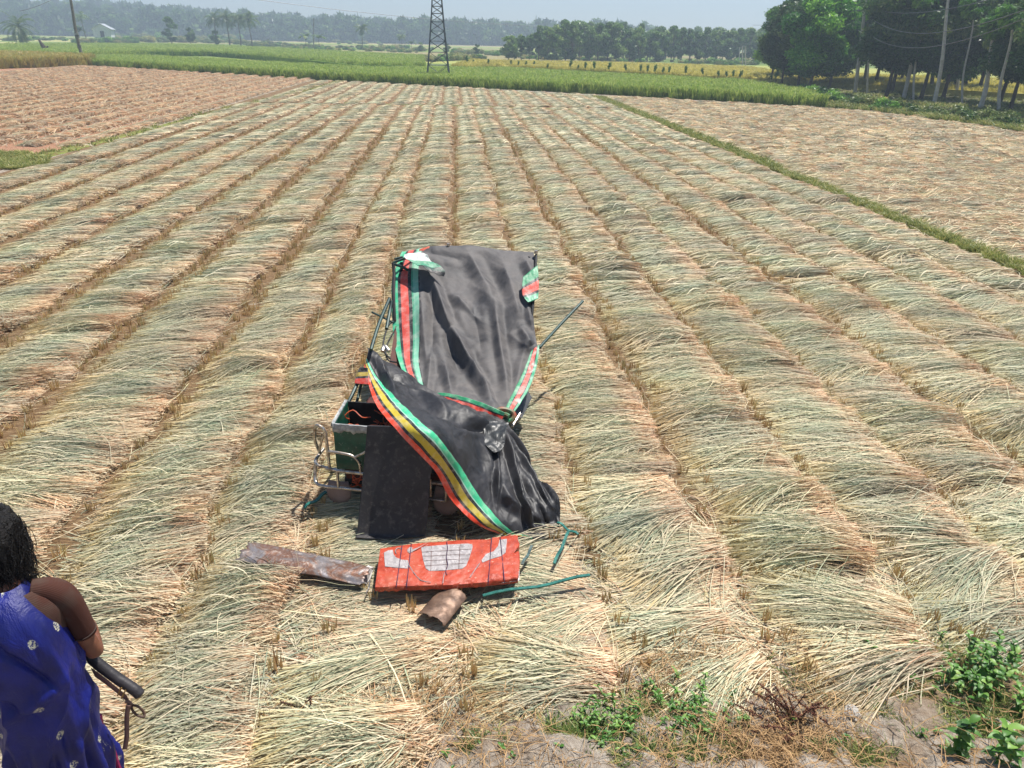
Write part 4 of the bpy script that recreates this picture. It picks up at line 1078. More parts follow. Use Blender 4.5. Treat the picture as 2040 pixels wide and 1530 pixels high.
# chrome guard
def ctube(pts, r, name='guard_rail', mat=MV_CHROME, sm=5):
    g = Geo(); g.tube(smooth_path([V3(*p) for p in pts], sm), r, 10); return vbuild(g, name, mat)
ctube([(-.62, .06, .46), (-.625, -.02, .62), (-.60, -.05, .76), (-.555, -.08, .79), (-.515, -.08, .74), (-.51, -.07, .60), (-.51, -.06, .40)], .013)
ctube([(-.60, -.02, .52), (-.55, -.06, .66), (-.52, -.07, .71)], .010)
ctube([(-.51, -.07, .56), (-.40, -.08, .56), (-.30, -.08, .54), (-.25, -.08, .48), (-.245, -.08, .39)], .012)
ctube([(-.29, -.08, .53), (-.22, -.08, .57), (-.14, -.08, .62), (0, -.08, .64)], .010)
ctube([(-.54, -.06, .395), (-.40, -.08, .39), (-.2, -.08, .385), (.25, -.08, .36), (.5, -.07, .35)], .016)
ctube([(-.62, .16, .44), (-.645, .0, .42), (-.60, -.06, .41), (-.54, -.06, .40)], .013)
ctube([(-.645, .02, .42), (-.655, -.02, .30), (-.63, -.07, .245), (-.55, -.09, .235), (-.4, -.09, .235), (-.2, -.09, .23), (.3, -.09, .21), (.44, -.09, .205), (.455, -.09, .24), (.45, -.08, .35)], .014)
for a_ in (-.44, .0, .33): ctube([(a_, -.085, .39), (a_, -.09, .235)], .012)
# frame tubes on the left and right
def wtube(pts, r, name, mat=MV_TUBE, sm=4, parent=None):
    g = Geo(); g.tube(smooth_path([G(*p) for p in pts], sm) if len(pts) > 2 else [G(*p) for p in pts], r, 8); return vbuild(g, name, mat, parent)
wtube([(682, 822, 5.75), (700, 790, 5.9), (716, 755, 6.1)], .016, 'frame_post')
wtube([(708, 812, 5.95), (716, 780, 6.1), (724, 745, 6.2)], .014, 'frame_post')
wtube([(664, 846, 5.40), (676, 834, 5.58), (690, 823, 5.76)], .014, 'box_rail')
wtube([(739, 697, 6.25), (755, 645, 6.6), (776, 595, 7.0)], .017, 'frame_post')
wtube([(770, 655, 6.7), (776, 622, 6.9), (780, 600, 7.0)], .017, 'frame_post')
wtube([(741, 622, 6.9), (762, 632, 6.85), (784, 643, 6.8)], .010, 'handle_rod')
wtube([(783, 524, 7.95), (785, 545, 7.85), (784, 590, 7.5), (786, 640, 7.3)], .018, 'roof_post', MV_DARK)
wtube([(783, 524, 7.95), (800, 517, 8.0), (835, 507, 8.15)], .015, 'roof_rail')
wtube([(783, 526, 7.95), (800, 531, 7.9), (812, 538, 7.85)], .016, 'roof_rail')
wtube([(786, 516, 8.05), (802, 512, 8.1)], .014, 'roof_rail')
wtube([(784, 640, 7.2), (773, 650, 7.1), (764, 680, 6.9), (765, 700, 6.8), (778, 715, 6.75)], .009, 'brake_cable', MV_DARK)
wtube([(788, 655, 7.1), (770, 690, 6.9), (772, 716, 6.75), (790, 722, 6.7)], .008, 'brake_cable', MV_DARK)
wtube([(762, 700, 6.6), (766, 690, 6.65), (775, 700, 6.6)], .02, 'bent_pipe', MV_CHROME)
wtube([(1068, 508, 8.2), (1062, 600, 7.5), (1058, 640, 7.3)], .016, 'roof_post', MV_DARK)
wtube([(1075, 692, 7.1), (1117, 646, 7.55), (1161, 600, 8.0)], .016, 'bent_side_bar')
g = Geo(); g.tube([G(800, 522, 8.0), V3(-.36, 2.3, .3)], .016, 8); g.tube([G(1055, 512, 8.2), V3(.44, 2.35, .3)], .016, 8); vbuild(g, 'roof_support', MV_DARK)
g = Geo(); g.tube([G(1068, 505, 8.2), G(1068, 499, 8.2)], .02, 8); vbuild(g, 'end_cap', MV_CHROME)
g = Geo(); g.tube([G(893, 490, 8.3), G(893, 485, 8.3)], .018, 8); vbuild(g, 'end_cap', MV_CHROME)
wtube([(1020, 838, 6.0), (1030, 835, 6.05), (1036, 824, 6.1), (1020, 850, 5.95)], .012, 'bent_pipe', MV_CHROME)
# red brown inner panel seen between posts
g = Geo(); P0 = [G(788, 650, 7.25), G(812, 650, 7.25), G(822, 752, 6.75), G(774, 732, 6.75)]; g.add(P0+[p+Vector((.01, .04, -.01)) for p in P0], [(0, 1, 2, 3), (7, 6, 5, 4), (0, 4, 5, 1), (1, 5, 6, 2), (2, 6, 7, 3), (3, 7, 4, 0)]); vbuild(g, 'inner_panel', MV_SEAT, smooth=False)
# crumpled dark side box on the right
g = Geo(); P0 = [G(1026, 800, 6.5), G(1046, 770, 6.8), G(1060, 792, 6.75), G(1040, 832, 6.35), G(1022, 830, 6.3)]; n_ = 5
g.add(P0+[Vector((p.x-.12, p.y+.1, max(p.z-.22, .02))) for p in P0], [tuple(range(n_))]+[(i, i+n_, (i+1) % n_+n_, (i+1) % n_) for i in range(n_)]); o = vbuild(g, 'crumpled_side_panel', simple('grey_sheet', C(46, 48, 52), C(92, 92, 94), 9, .5, .2, bump=.5), smooth=False)

# ---------------------------------------------------------------- tarpaulins
STR_UP = [(0, C(52, 168, 124)), (.27, C(38, 36, 38)), (.36, C(200, 74, 62)), (.58, C(36, 34, 36)), (.68, C(70, 150, 118)), (.74, C(116, 178, 150)), (.94, C(48, 47, 50))]
STR_LO = [(0, C(214, 66, 34)), (.30, C(26, 26, 28)), (.42, C(184, 164, 44)), (.66, C(26, 26, 28)), (.76, C(150, 200, 176)), (.80, C(58, 184, 132)), (.985, C(30, 30, 33))]
STR_SM = [(0, C(46, 140, 96)), (.3, C(30, 30, 32)), (.38, C(206, 62, 44)), (.66, C(30, 30, 32)), (.74, C(52, 150, 110))]
def tarp_mat(name, body_a, body_b, stripes, band, rough_a, rough_b, bump=.4, fade=None):
    m = M(name); v = m.coord('Object'); n = m.noise(v, 3.4, 8, .7, .8); n2 = m.noise(v, 14, 5, .6); n3 = m.noise(v, 70, 3)
    body = m.ramp(n, [(.36, body_a), (.6, body_b)])
    tc = m.new('TexCoord'); sp = m.new('SeparateXYZ'); m.link(tc.outputs['UV'], sp.inputs[0])
    if stripes:
        wob = m.math('ADD', sp.outputs['X'], m.math('MULTIPLY', m.math('SUBTRACT', n2, .5), .006))
        t = m.math('DIVIDE', wob, band); st = m.ramp(t, stripes, True)
        st = m.mix(m.math('MULTIPLY', m.ramp(n2, [(.45, (0, 0, 0, 1)), (.75, (1, 1, 1, 1))]), .35), st, C(214, 206, 196))
        ins = m.math('LESS_THAN', wob, band); c = m.mix(ins, body, st)
    else: c = body
    m.base(c); m.set(m.ramp(n, [(.35, (rough_a,)*3+(1,)), (.65, (rough_b,)*3+(1,))]), 0, .5)
    h = m.math('ADD', m.math('MULTIPLY', n2, .8), m.math('MULTIPLY', n3, .15)); m.bump(h, bump, .012)
    return m.m
MT_UP = tarp_mat('dusty_tarpaulin', C(62, 61, 63), C(98, 94, 92), STR_UP, .235, .62, .8, .35)
MT_LO = tarp_mat('glossy_black_tarpaulin', C(16, 16, 18), C(46, 45, 48), STR_LO, 1/3., .46, .62, .3)
MT_SM = tarp_mat('striped_tarpaulin_edge', C(40, 40, 42), C(60, 60, 62), STR_SM, 1.0, .4, .55, .5)
MT_PL = tarp_mat('dark_plastic', C(24, 25, 27), C(52, 54, 54), None, 1, .38, .5, .3)
MT_GW = tarp_mat('torn_green_white_edge', C(30, 30, 32), C(50, 50, 52), [(0, C(190, 196, 190)), (.33, C(60, 136, 104)), (.62, C(40, 70, 60)), (.80, C(32, 32, 34))], 1.0, .45, .6, .6)
def seg_dist(P, a, b):
    a = np.array(a, float); b = np.array(b, float); d = b-a; t = np.clip(((P-a)@d)/(d@d), 0, 1); q = a+t[:, None]*d
    side = (P[:, 0]-a[0])*d[1]-(P[:, 1]-a[1])*d[0]
    return np.linalg.norm(P-q, axis=1), t, np.sign(side)
def cloth(name, rows, nu, nv, mat, creases=(), namp=.012, nsc=5, seed=0, parent=None, thick=.004, zmin=.05, ridg=0.0):
    A = np.array(rows, float)            # (rows, cols, 3)
    A = np.stack([cr_resample(A[:, c], nv) for c in range(A.shape[1])], 1)
    A = np.stack([cr_resample(A[r], nu) for r in range(nv)], 0)
    P = A.reshape(-1, 3); Wd = G_np(P)
    dz = np.zeros(len(P))
    for (x1, y1, x2, y2, amp, wd) in creases:
        d, t, s = seg_dist(P[:, :2], (x1, y1), (x2, y2)); fade_ = np.clip(np.sin(np.clip(t, .04, .96)*math.pi)*1.6, 0, 1)
        pr = np.exp(-(d/wd)**1.4)*(1.0) - .45*np.exp(-((d-wd*1.5)/wd)**2)
        dz += amp*pr*fade_
    nz = np.array([mnoise.noise((p[0]*nsc, p[1]*nsc, p[2]*nsc+seed)) + .5*mnoise.noise((p[0]*nsc*2.3, p[1]*nsc*2.3, seed+5)) + .22*abs(mnoise.noise((p[0]*nsc*6, p[1]*nsc*6, seed+9))) for p in Wd])
    dz += namp*nz
    if ridg:
        dz += ridg*np.array([(1-abs(mnoise.noise((p[0]*nsc*1.6+3, p[1]*nsc*1.1, seed+3)))*3.0) if abs(mnoise.noise((p[0]*nsc*1.6+3, p[1]*nsc*1.1, seed+3))) < .33 else 0 for p in Wd])
        dz += ridg*.5*np.array([(1-abs(mnoise.noise((p[0]*nsc*4-2, p[1]*nsc*2.6, seed+6)))*5) if abs(mnoise.noise((p[0]*nsc*4-2, p[1]*nsc*2.6, seed+6))) < .2 else 0 for p in Wd])
    T = Wd.reshape(nv, nu, 3); du = np.gradient(T, axis=1); dv = np.gradient(T, axis=0)
    N_ = np.cross(du, dv); N_ /= np.linalg.norm(N_, axis=2)[:, :, None]+1e-9
    sg = np.sign(N_[:, :, 2:3].mean()) or 1; N_ = N_*sg
    Wd = Wd + N_.reshape(-1, 3)*dz[:, None]; Wd[:, 2] = np.maximum(Wd[:, 2], zmin)
    ii = np.arange(nu*nv).reshape(nv, nu); q = np.stack([ii[:-1, :-1].ravel(), ii[1:, :-1].ravel(), ii[1:, 1:].ravel(), ii[:-1, 1:].ravel()], 1)
    if sg < 0: q = q[:, ::-1].copy()
    uu, vv = np.meshgrid(np.linspace(0, 1, nu), np.linspace(0, 1, nv))
    org = np.array(VO) if parent is not None else np.zeros(3)
    if parent is not None and parent.type == 'EMPTY' or parent is None: pass
    me = mesh_np(name, Wd-(np.array(parent['org']) if parent is not None and 'org' in parent else 0), q, mat, uv=np.stack([uu.ravel(), vv.ravel()], 1), smooth=True)
    o = obj(name, me, parent); s = o.modifiers.new('solid', 'SOLIDIFY'); s.thickness = thick; s.offset = -1
    return o
UP = [[(806, 512, 8.46), (840, 508, 8.5), (872, 506, 8.52), (932, 506, 8.55), (1002, 510, 8.55), (1062, 516, 8.46)],
      [(800, 500, 8.3), (838, 494, 8.32), (870, 491, 8.32), (930, 491, 8.34), (1000, 495, 8.34), (1063, 503, 8.28)],
      [(790, 530, 8.05), (832, 520, 8.1), (870, 520, 8.1), (930, 520, 8.12), (1000, 523, 8.12), (1070, 535, 8.0)],
      [(781, 563, 7.85), (829, 556, 7.85), (868, 558, 7.84), (930, 560, 7.86), (1000, 560, 7.86), (1072, 572, 7.74)],
      [(781, 620, 7.45), (832, 612, 7.42), (870, 612, 7.42), (930, 612, 7.42), (1000, 612, 7.42), (1062, 618, 7.40)],
      [(785, 680, 7.08), (832, 668, 7.12), (870, 668, 7.12), (930, 668, 7.12), (1000, 670, 7.12), (1068, 672, 7.12)],
      [(796, 725, 6.78), (830, 722, 6.80), (870, 724, 6.78), (930, 726, 6.78), (995, 728, 6.8), (1071, 712, 6.95)],
      [(812, 758, 6.52), (842, 768, 6.44), (874, 774, 6.4), (925, 782, 6.36), (978, 780, 6.42), (1052, 765, 6.6)],
      [(832, 783, 6.36), (856, 790, 6.3), (885, 798, 6.22), (925, 808, 6.14), (965, 818, 6.08), (1018, 816, 6.15)]]
up = cloth('tarpaulin_cover', UP, 230, 290, MT_UP, parent=None, namp=.036, nsc=1.6, seed=2, ridg=.0, creases=[
    (930, 560, 1010, 620, .035, 16), (880, 640, 930, 780, -.035, 16), (1010, 660, 1060, 700, .03, 12), (840, 600, 850, 730, .02, 9),
    (856, 548, 900, 660, .085, 10), (895, 650, 985, 805, .085, 11), (930, 500, 985, 600, .06, 14), (985, 600, 1012, 800, .055, 9), (1000, 520, 1040, 640, .05, 15),
    (862, 560, 862, 700, -.04, 12), (940, 600, 960, 700, -.05, 16), (1035, 650, 1062, 690, .06, 12), (885, 720, 900, 790, .035, 9), (905, 590, 960, 640, .03, 8), (1045, 515, 1066, 560, .04, 10),
    (835, 500, 930, 520, -.02, 8), (1040, 560, 1062, 660, .03, 8), (860, 700, 850, 790, .03, 8), (930, 690, 1000, 815, -.025, 8), (1055, 650, 1020, 800, .02, 8), (880, 580, 960, 620, .02, 10), (870, 760, 960, 730, .018, 9)])
tag(up, 'dusty dark grey tarpaulin with green and red striped edge draped over the wreck roof', 'tarpaulin')
st_u = cloth('striped_edge', [[(856, 783, 6.24), (862, 800, 6.16)], [(892, 784, 6.18), (885, 806, 6.08)], [(928, 792, 6.10), (915, 817, 6.02)], [(962, 803, 6.02), (948, 829, 5.94)], [(988, 814, 5.95), (975, 840, 5.90)], [(1006, 822, 5.92), (997, 844, 5.88)]], 14, 60, MT_SM, namp=.012, nsc=14, seed=4, parent=up)
st_r = cloth('striped_edge', [[(1058, 700, 6.90), (1075, 686, 6.98)], [(1042, 742, 6.62), (1070, 726, 6.74)], [(1026, 775, 6.38), (1057, 768, 6.46)], [(1012, 803, 6.16), (1038, 802, 6.20)], [(1004, 822, 6.0), (1022, 824, 6.03)]], 14, 60, MT_SM, namp=.012, nsc=10, seed=5, parent=up)
st_t = cloth('striped_edge', [[(1042, 552, 7.70), (1071, 528, 7.85)], [(1040, 574, 7.58), (1073, 554, 7.70)], [(1042, 590, 7.50), (1073, 578, 7.58)], [(1052, 603, 7.42), (1072, 596, 7.48)]], 30, 20, MT_SM, namp=.006, nsc=14, seed=6, parent=up)
for o_ in (st_t,):      # stripes run along the strip here
    for d_ in o_.data.uv_layers[0].data: d_.uv = (d_.uv[1], d_.uv[0])
st_c = cloth('torn_corner', [[(806, 508, 8.02), (830, 503, 8.02), (852, 508, 8.0)], [(806, 512, 7.9), (835, 516, 7.92), (858, 520, 7.95)], [(825, 524, 7.8), (850, 528, 7.84), (872, 526, 7.86)], [(838, 530, 7.7), (862, 538, 7.76), (886, 540, 7.8)], [(850, 538, 7.66), (868, 548, 7.72), (885, 550, 7.76)]], 26, 34, MT_GW, namp=.02, nsc=10, seed=8, parent=up)
for d_ in st_c.data.uv_layers[0].data: d_.uv = (d_.uv[1], d_.uv[0])
st_o = cloth('red_patch', [[(836, 497, 8.28), (856, 491, 8.30)], [(834, 503, 8.24), (852, 503, 8.22)]], 8, 8, simple('faded_red_cloth', C(168, 70, 50), C(200, 96, 70), 20, .6), namp=.004, seed=3, parent=up, nsc=10)
kn = Geo()
kn.tube(smooth_path([G(985, 822, 5.97), G(998, 815, 6.0), G(1015, 818, 6.0), G(1024, 826, 5.98), G(1020, 836, 5.95), G(1004, 840, 5.93), G(996, 832, 5.94), G(1006, 826, 5.95), G(1014, 830, 5.93)], 4), .022, 8)
kn.build('knot', simple('knotted_red_green', C(36, 120, 84), C(180, 54, 40), 9, .5), up)

LO = [[(728, 728, 6.22), (731, 714, 6.26), (733, 702, 6.30), (733, 692, 6.34)],
      [(730, 745, 6.10), (744, 742, 6.12), (758, 728, 6.25), (772, 722, 6.42)],
      [(738, 778, 5.90), (764, 766, 5.96), (788, 752, 6.15), (812, 748, 6.35)],
      [(752, 812, 5.50), (795, 802, 5.52), (830, 792, 5.92), (862, 780, 6.18)],
      [(786, 852, 5.12), (842, 846, 5.08), (895, 826, 5.58), (950, 815, 6.02)],
      [(831, 900, 4.98), (880, 878, 5.02), (950, 858, 5.56), (1003, 838, 5.90)],
      [(869, 942, 4.98), (922, 938, 5.08), (985, 912, 5.42), (1045, 890, 5.72)],
      [(896, 992, 4.98), (960, 996, 5.02), (1026, 968, 5.22), (1074, 950, 5.44)],
      [(940, 1037, 4.90), (1003, 1044, 4.92), (1060, 1020, 5.06), (1110, 984, 5.2)],
      [(1000, 1067, 4.90), (1040, 1072, 4.91), (1080, 1062, 4.97), (1116, 1022, 5.10)],
      [(1040, 1080, 4.87), (1060, 1086, 4.86), (1084, 1088, 4.86), (1112, 1066, 4.93)]]
lo = cloth('tarpaulin_sheet', LO, 200, 300, MT_LO, namp=.018, nsc=3.2, seed=12, ridg=.007, creases=[
    (740, 700, 790, 790, .05, 7), (760, 735, 850, 790, -.04, 8), (800, 760, 900, 830, .05, 8), (820, 800, 960, 860, -.045, 9), (870, 800, 980, 852, .05, 8), (900, 850, 975, 858, -.03, 7),
    (1004, 852, 1100, 1010, .045, 5), (1000, 856, 1060, 1060, .045, 5), (990, 856, 990, 1010, .035, 5), (1008, 850, 1082, 960, -.03, 5), (1030, 980, 1075, 1078, .03, 5),
    (1000, 850, 1040, 960, .04, 8), (1010, 850, 1090, 990, -.03, 9), (950, 870, 1020, 1010, .03, 11), (990, 980, 1080, 1040, .04, 12), (1020, 900, 1060, 1000, -.03, 8), (1050, 1050, 1110, 1050, .02, 6), (985, 850, 1000, 900, .035, 6), (1070, 1000, 1100, 1070, -.02, 5)])
tag(lo, 'glossy black tarpaulin with red yellow green striped edge trailing from the wreck to the ground', 'tarpaulin')
ex = cloth('loose_plastic', [[(962, 836, 5.75), (985, 840, 5.75), (1014, 843, 5.75)], [(964, 865, 5.59), (988, 868, 5.57), (1008, 858, 5.61)], [(965, 885, 5.46), (985, 893, 5.43), (1005, 885, 5.49)], [(975, 896, 5.41), (985, 902, 5.39), (996, 898, 5.41)]], 40, 50, MT_PL, namp=.016, nsc=9, seed=20, parent=lo)
fl = cloth('striped_flap', [[(733, 733, 6.1), (734, 747, 6.05), (735, 766, 5.98)], [(720, 732, 6.12), (718, 748, 6.06), (716, 765, 6.0)], [(718, 732, 6.12), (710, 749, 6.08), (707, 764, 6.02)]], 30, 16, tarp_mat('striped_flap_cloth', C(30, 30, 32), C(40, 40, 40), [(0, C(24, 24, 26)), (.33, C(186, 160, 50)), (.55, C(28, 28, 28)), (.66, C(196, 62, 48))], 1.0, .4, .5, .4), namp=.008, nsc=12, seed=21, parent=lo)
# black board leaning on the rear
BR = [[(732, 847, 5.19), (785, 849, 5.17), (820, 853, 5.15), (846, 858, 5.14)], [(727, 905, 5.12), (775, 905, 5.10), (820, 905, 5.08), (864, 905, 5.06)], [(722, 960, 5.04), (772, 960, 5.02), (815, 960, 5.01), (857, 958, 4.99)], [(716, 1020, 4.94), (762, 1020, 4.93), (808, 1020, 4.93), (853, 1018, 4.92)], [(709, 1086, 4.81), (755, 1092, 4.80), (802, 1086, 4.82), (847, 1078, 4.85)]]
m = M('scuffed_black_board'); v = m.coord('Object'); n = m.noise(v, 4, 7, .7, .4); n2 = m.noise(v, 22, 6, .7)
c = m.ramp(n, [(.35, C(34, 33, 35)), (.6, C(52, 50, 52))]); c = m.mix(m.ramp(n2, [(.52, (0, 0, 0, 1)), (.68, (1, 1, 1, 1))]), c, C(80, 76, 74)); m.base(c); m.set(.6, 0, .4); m.bump(n2, .25, .006)
bo = cloth('black_board', BR, 40, 60, m.m, namp=.004, nsc=3, seed=30, thick=.008); tag(bo, 'scuffed flat black board leaning upright against the back of the wreck', 'board')

# ---------------------------------------------------------------- debris on the ground
def cpx(x, y): return 470+x/2.833, 1040+y/2.833
ZR = .17
def rp(x, y, dz=0): return at(*cpx(x, y), ZR+dz + .02*min(max((x-1350)/250, 0), 1)*0)
outl = [(815, 150), (870, 142), (940, 132), (1050, 118), (1150, 112), (1240, 104), (1340, 100), (1425, 98), (1450, 88), (1490, 84), (1530, 78), (1585, 76), (1592, 100), (1600, 132), (1572, 172), (1598, 168), (1602, 240), (1594, 290), (1588, 322), (1500, 332), (1400, 340), (1280, 350), (1180, 356), (1060, 358), (950, 362), (860, 366), (785, 368), (792, 300), (802, 230)]
te = cr_resample([(x, y) for x, y in outl[:18]], 90); be = np.array(outl[22:30][::-1][:8], float)
be = cr_resample([(785, 368), (860, 366), (950, 362), (1060, 358), (1180, 356), (1280, 350), (1400, 340), (1500, 332), (1588, 322)], 90)
def pz_(x, y): return .010*mnoise.noise((x*.012, y*.02, 3))+.006*mnoise.noise((x*.04, y*.06, 8))+.004*abs(mnoise.noise((x*.11, y*.13, 5)))
vs = []; nu_, nv_ = 90, 34
for j in range(nv_):
    t = j/(nv_-1)
    for i in range(nu_):
        x = te[i][0]*(1-t)+be[i][0]*t; y = te[i][1]*(1-t)+be[i][1]*t
        if i > nu_-5: x += 9*mnoise.noise((t*9, i*.4, 1))
        vs.append(rp(x, y, pz_(x, y) - .012*(abs(t-.5)*2)**8 - .008*(abs(i/(nu_-1)-.5)*2)**14))
fs = [(j*nu_+i, (j+1)*nu_+i, (j+1)*nu_+i+1, j*nu_+i+1) for j in range(nv_-1) for i in range(nu_-1)]
rim = [i for i in range(nu_)]+[j*nu_+nu_-1 for j in range(1, nv_)]+[(nv_-1)*nu_+i for i in range(nu_-2, -1, -1)]+[j*nu_ for j in range(nv_-2, 0, -1)]
o0 = len(vs)
for k, i in enumerate(rim):
    p = vs[i]; vs.append(Vector((p.x, p.y-.004, p.z-.030-.006*mnoise.noise((k*.2, 1, 1)))))
for k, i in enumerate(rim):
    p = vs[i]; vs.append(Vector((p.x+.004*mnoise.noise((k*.3, 2, 2)), p.y+.006, .118+.014*mnoise.noise((k*.25, 3, 1)))))
n_ = len(rim)
for k in range(n_):
    k2 = (k+1) % n_; fs.append((rim[k], rim[k2], o0+k2, o0+k)); fs.append((o0+k, o0+k2, o0+n_+k2, o0+n_+k))
fs.append(tuple(o0+n_+k for k in range(n_)))
bm = bmesh.new(); bv = [bm.verts.new(p) for p in vs]
for f_ in fs:
    q_ = bm.faces.new([bv[i] for i in f_]); q_.smooth = len(f_) == 4
bmesh.ops.recalc_face_normals(bm, faces=bm.faces[:])
me = bpy.data.meshes.new('red_panel'); bm.to_mesh(me); bm.free(); me.set_sharp_from_angle(angle=rad(50))
m = M('scratched_red_film'); v = m.coord('Object'); n = m.noise(v, 9, 7, .7, .3); n2 = m.noise(v, 34, 6, .75)
c = m.ramp(n, [(.3, C(134, 40, 22)), (.5, C(172, 62, 36)), (.72, C(168, 84, 60))]); c = m.mix(m.ramp(n2, [(.60, (0, 0, 0, 1)), (.70, (1, 1, 1, 1))]), c, C(206, 160, 140)); m.base(c); m.set(m.ramp(n2, [(.3, (.3,)*3+(1,)), (.6, (.65,)*3+(1,))]), 0, .5); m.bump(n2, .5, .01)
me.materials.append(m.m); rpnl = obj('body_panel', me); rpnl['kind'] = 'thing'
tag(rpnl, 'orange red printed body panel tied with purple string in front of the wreck', 'panel')
MW = simple('white_print', C(138, 132, 132), C(172, 166, 166), 18, .45, bump=.3)
def plate(name, pts, dz, mat, parent):
    bm = bmesh.new(); f_ = bm.faces.new([bm.verts.new((x, y, 0)) for x, y in pts]); 
    bmesh.ops.triangulate(bm, faces=[f_])
    for _ in range(4): bmesh.ops.subdivide_edges(bm, edges=[e for e in bm.edges if e.calc_length() > 9], cuts=1); bmesh.ops.triangulate(bm, faces=bm.faces[:])
    for v_ in bm.verts:
        x, y = v_.co.x, v_.co.y; ok_ = dz > -.01; v_.co = rp(x, y, dz+.0022+(pz_(x, y) if ok_ else 0))
    bmesh.ops.recalc_face_normals(bm, faces=bm.faces[:])
    if sum(f.normal.z for f in bm.faces) < 0: bmesh.ops.reverse_faces(bm, faces=bm.faces[:])
    bmesh.ops.solidify(bm, geom=bm.faces[:], thickness=.002)
    me = bpy.data.meshes.new(name); bm.to_mesh(me); bm.free(); me.materials.append(mat)
    return obj(name, me, parent)
plate('white_swoosh', [(835, 172), (858, 160), (885, 157), (890, 182), (905, 200), (935, 212), (972, 216), (975, 240), (968, 262), (900, 256), (842, 250)], .001, MW, rpnl)
plate('white_swoosh', [(1488, 100), (1530, 94), (1526, 140), (1522, 172), (1495, 192), (1440, 208), (1392, 228), (1386, 214), (1412, 180), (1455, 164), (1480, 134)], .001, MW, rpnl)
plate('white_star', [(q[0]*1+985, q[1]+158) for q in [((20 if i % 2 == 0 else 9)*math.cos(i*math.pi/7), (18 if i % 2 == 0 else 8)*math.sin(i*math.pi/7)) for i in range(14)]], .001, MW, rpnl)
trap = plate('white_grille_print', [(1046, 145), (1060, 138), (1180, 128), (1310, 121), (1334, 126), (1336, 142), (1318, 200), (1300, 246), (1278, 262), (1180, 272), (1090, 275), (1072, 262), (1056, 210)], .001, MW, rpnl)
def rtube(p, q, r_, name, mat, parent=None, dz=.006, n=10):
    g = Geo(); g.tube([rp(p[0]+(q[0]-p[0])*t, p[1]+(q[1]-p[1])*t, dz) for t in np.linspace(0, 1, n)], r_, 5); return g.build(name, mat, parent or rpnl)
MG = simple('grille_line', C(90, 60, 56), C(120, 90, 84), 8, .6)
gl = Geo()
for (p, q) in [((1104, 134), (1100, 274)), ((1192, 128), (1186, 270)), ((1266, 124), (1258, 264)), ((1052, 168), (1328, 152)), ((1056, 192), (1322, 180)), ((1062, 218), (1312, 206)), ((1068, 246), (1302, 232))]:
    gl.tube([rp(p[0]+(q[0]-p[0])*t, p[1]+(q[1]-p[1])*t, .0075) for t in (0, .5, 1)], .0016, 4)
gl.build('grille_lines', MG, rpnl)
MWL = MW
for pp in ([(975, 240), (1000, 280), (1042, 326), (1100, 340)], [(1376, 232), (1345, 275), (1320, 312)], [(1186, 262), (1174, 300), (1168, 345)], [(905, 178), (900, 160), (915, 146), (940, 152)]):
    g = Geo(); g.tube(smooth_path([rp(x, y, .003) for x, y in pp], 4), .003, 4); g.build('white_line', MWL, rpnl)
MSTR = simple('purple_string', C(70, 36, 80), C(44, 30, 48), 10, .7)
for (p, q) in [((938, 132), (904, 372)), ((990, 126), (962, 372)), ((1444, 86), (1424, 348)), ((1492, 84), (1516, 340))]:
    a_, b_ = cpx(*p), cpx(*q); g = Geo(); P_s = [rp(p[0], p[1], -.07), rp(p[0], p[1], .006)] + [rp(p[0]+(q[0]-p[0])*t, p[1]+(q[1]-p[1])*t, .006+.004*math.sin(t*9)) for t in np.linspace(.05, .96, 8)] + [rp(q[0], q[1]-2, .004)+Vector((0, -.01, 0)), rp(q[0], q[1]-2, -.08)+Vector((0, -.012, 0))]
    g.tube(P_s, .0032, 5); g.build('tie_string', MSTR, rpnl)
g = Geo(); g.tube(smooth_path([rp(1190, 110, .004), rp(1194, 150, .012), rp(1188, 200, .008), rp(1196, 240, .012), rp(1184, 275, .008), rp(1190, 300, .006)], 4), .0028, 4); g.build('dark_wire', MSTR, rpnl)
# frayed white sheets inside the panel, right end
for i, dz in enumerate((-.03, -.045, -.06)):
    plate('inner_sheet', [(1500, 250+i*6), (1600-i*3, 240+i*6), (1600-i*4, 330-i*2), (1500, 344)], dz-.0, simple('torn_foam', C(170, 160, 156), C(206, 200, 198), 16, .8), rpnl)
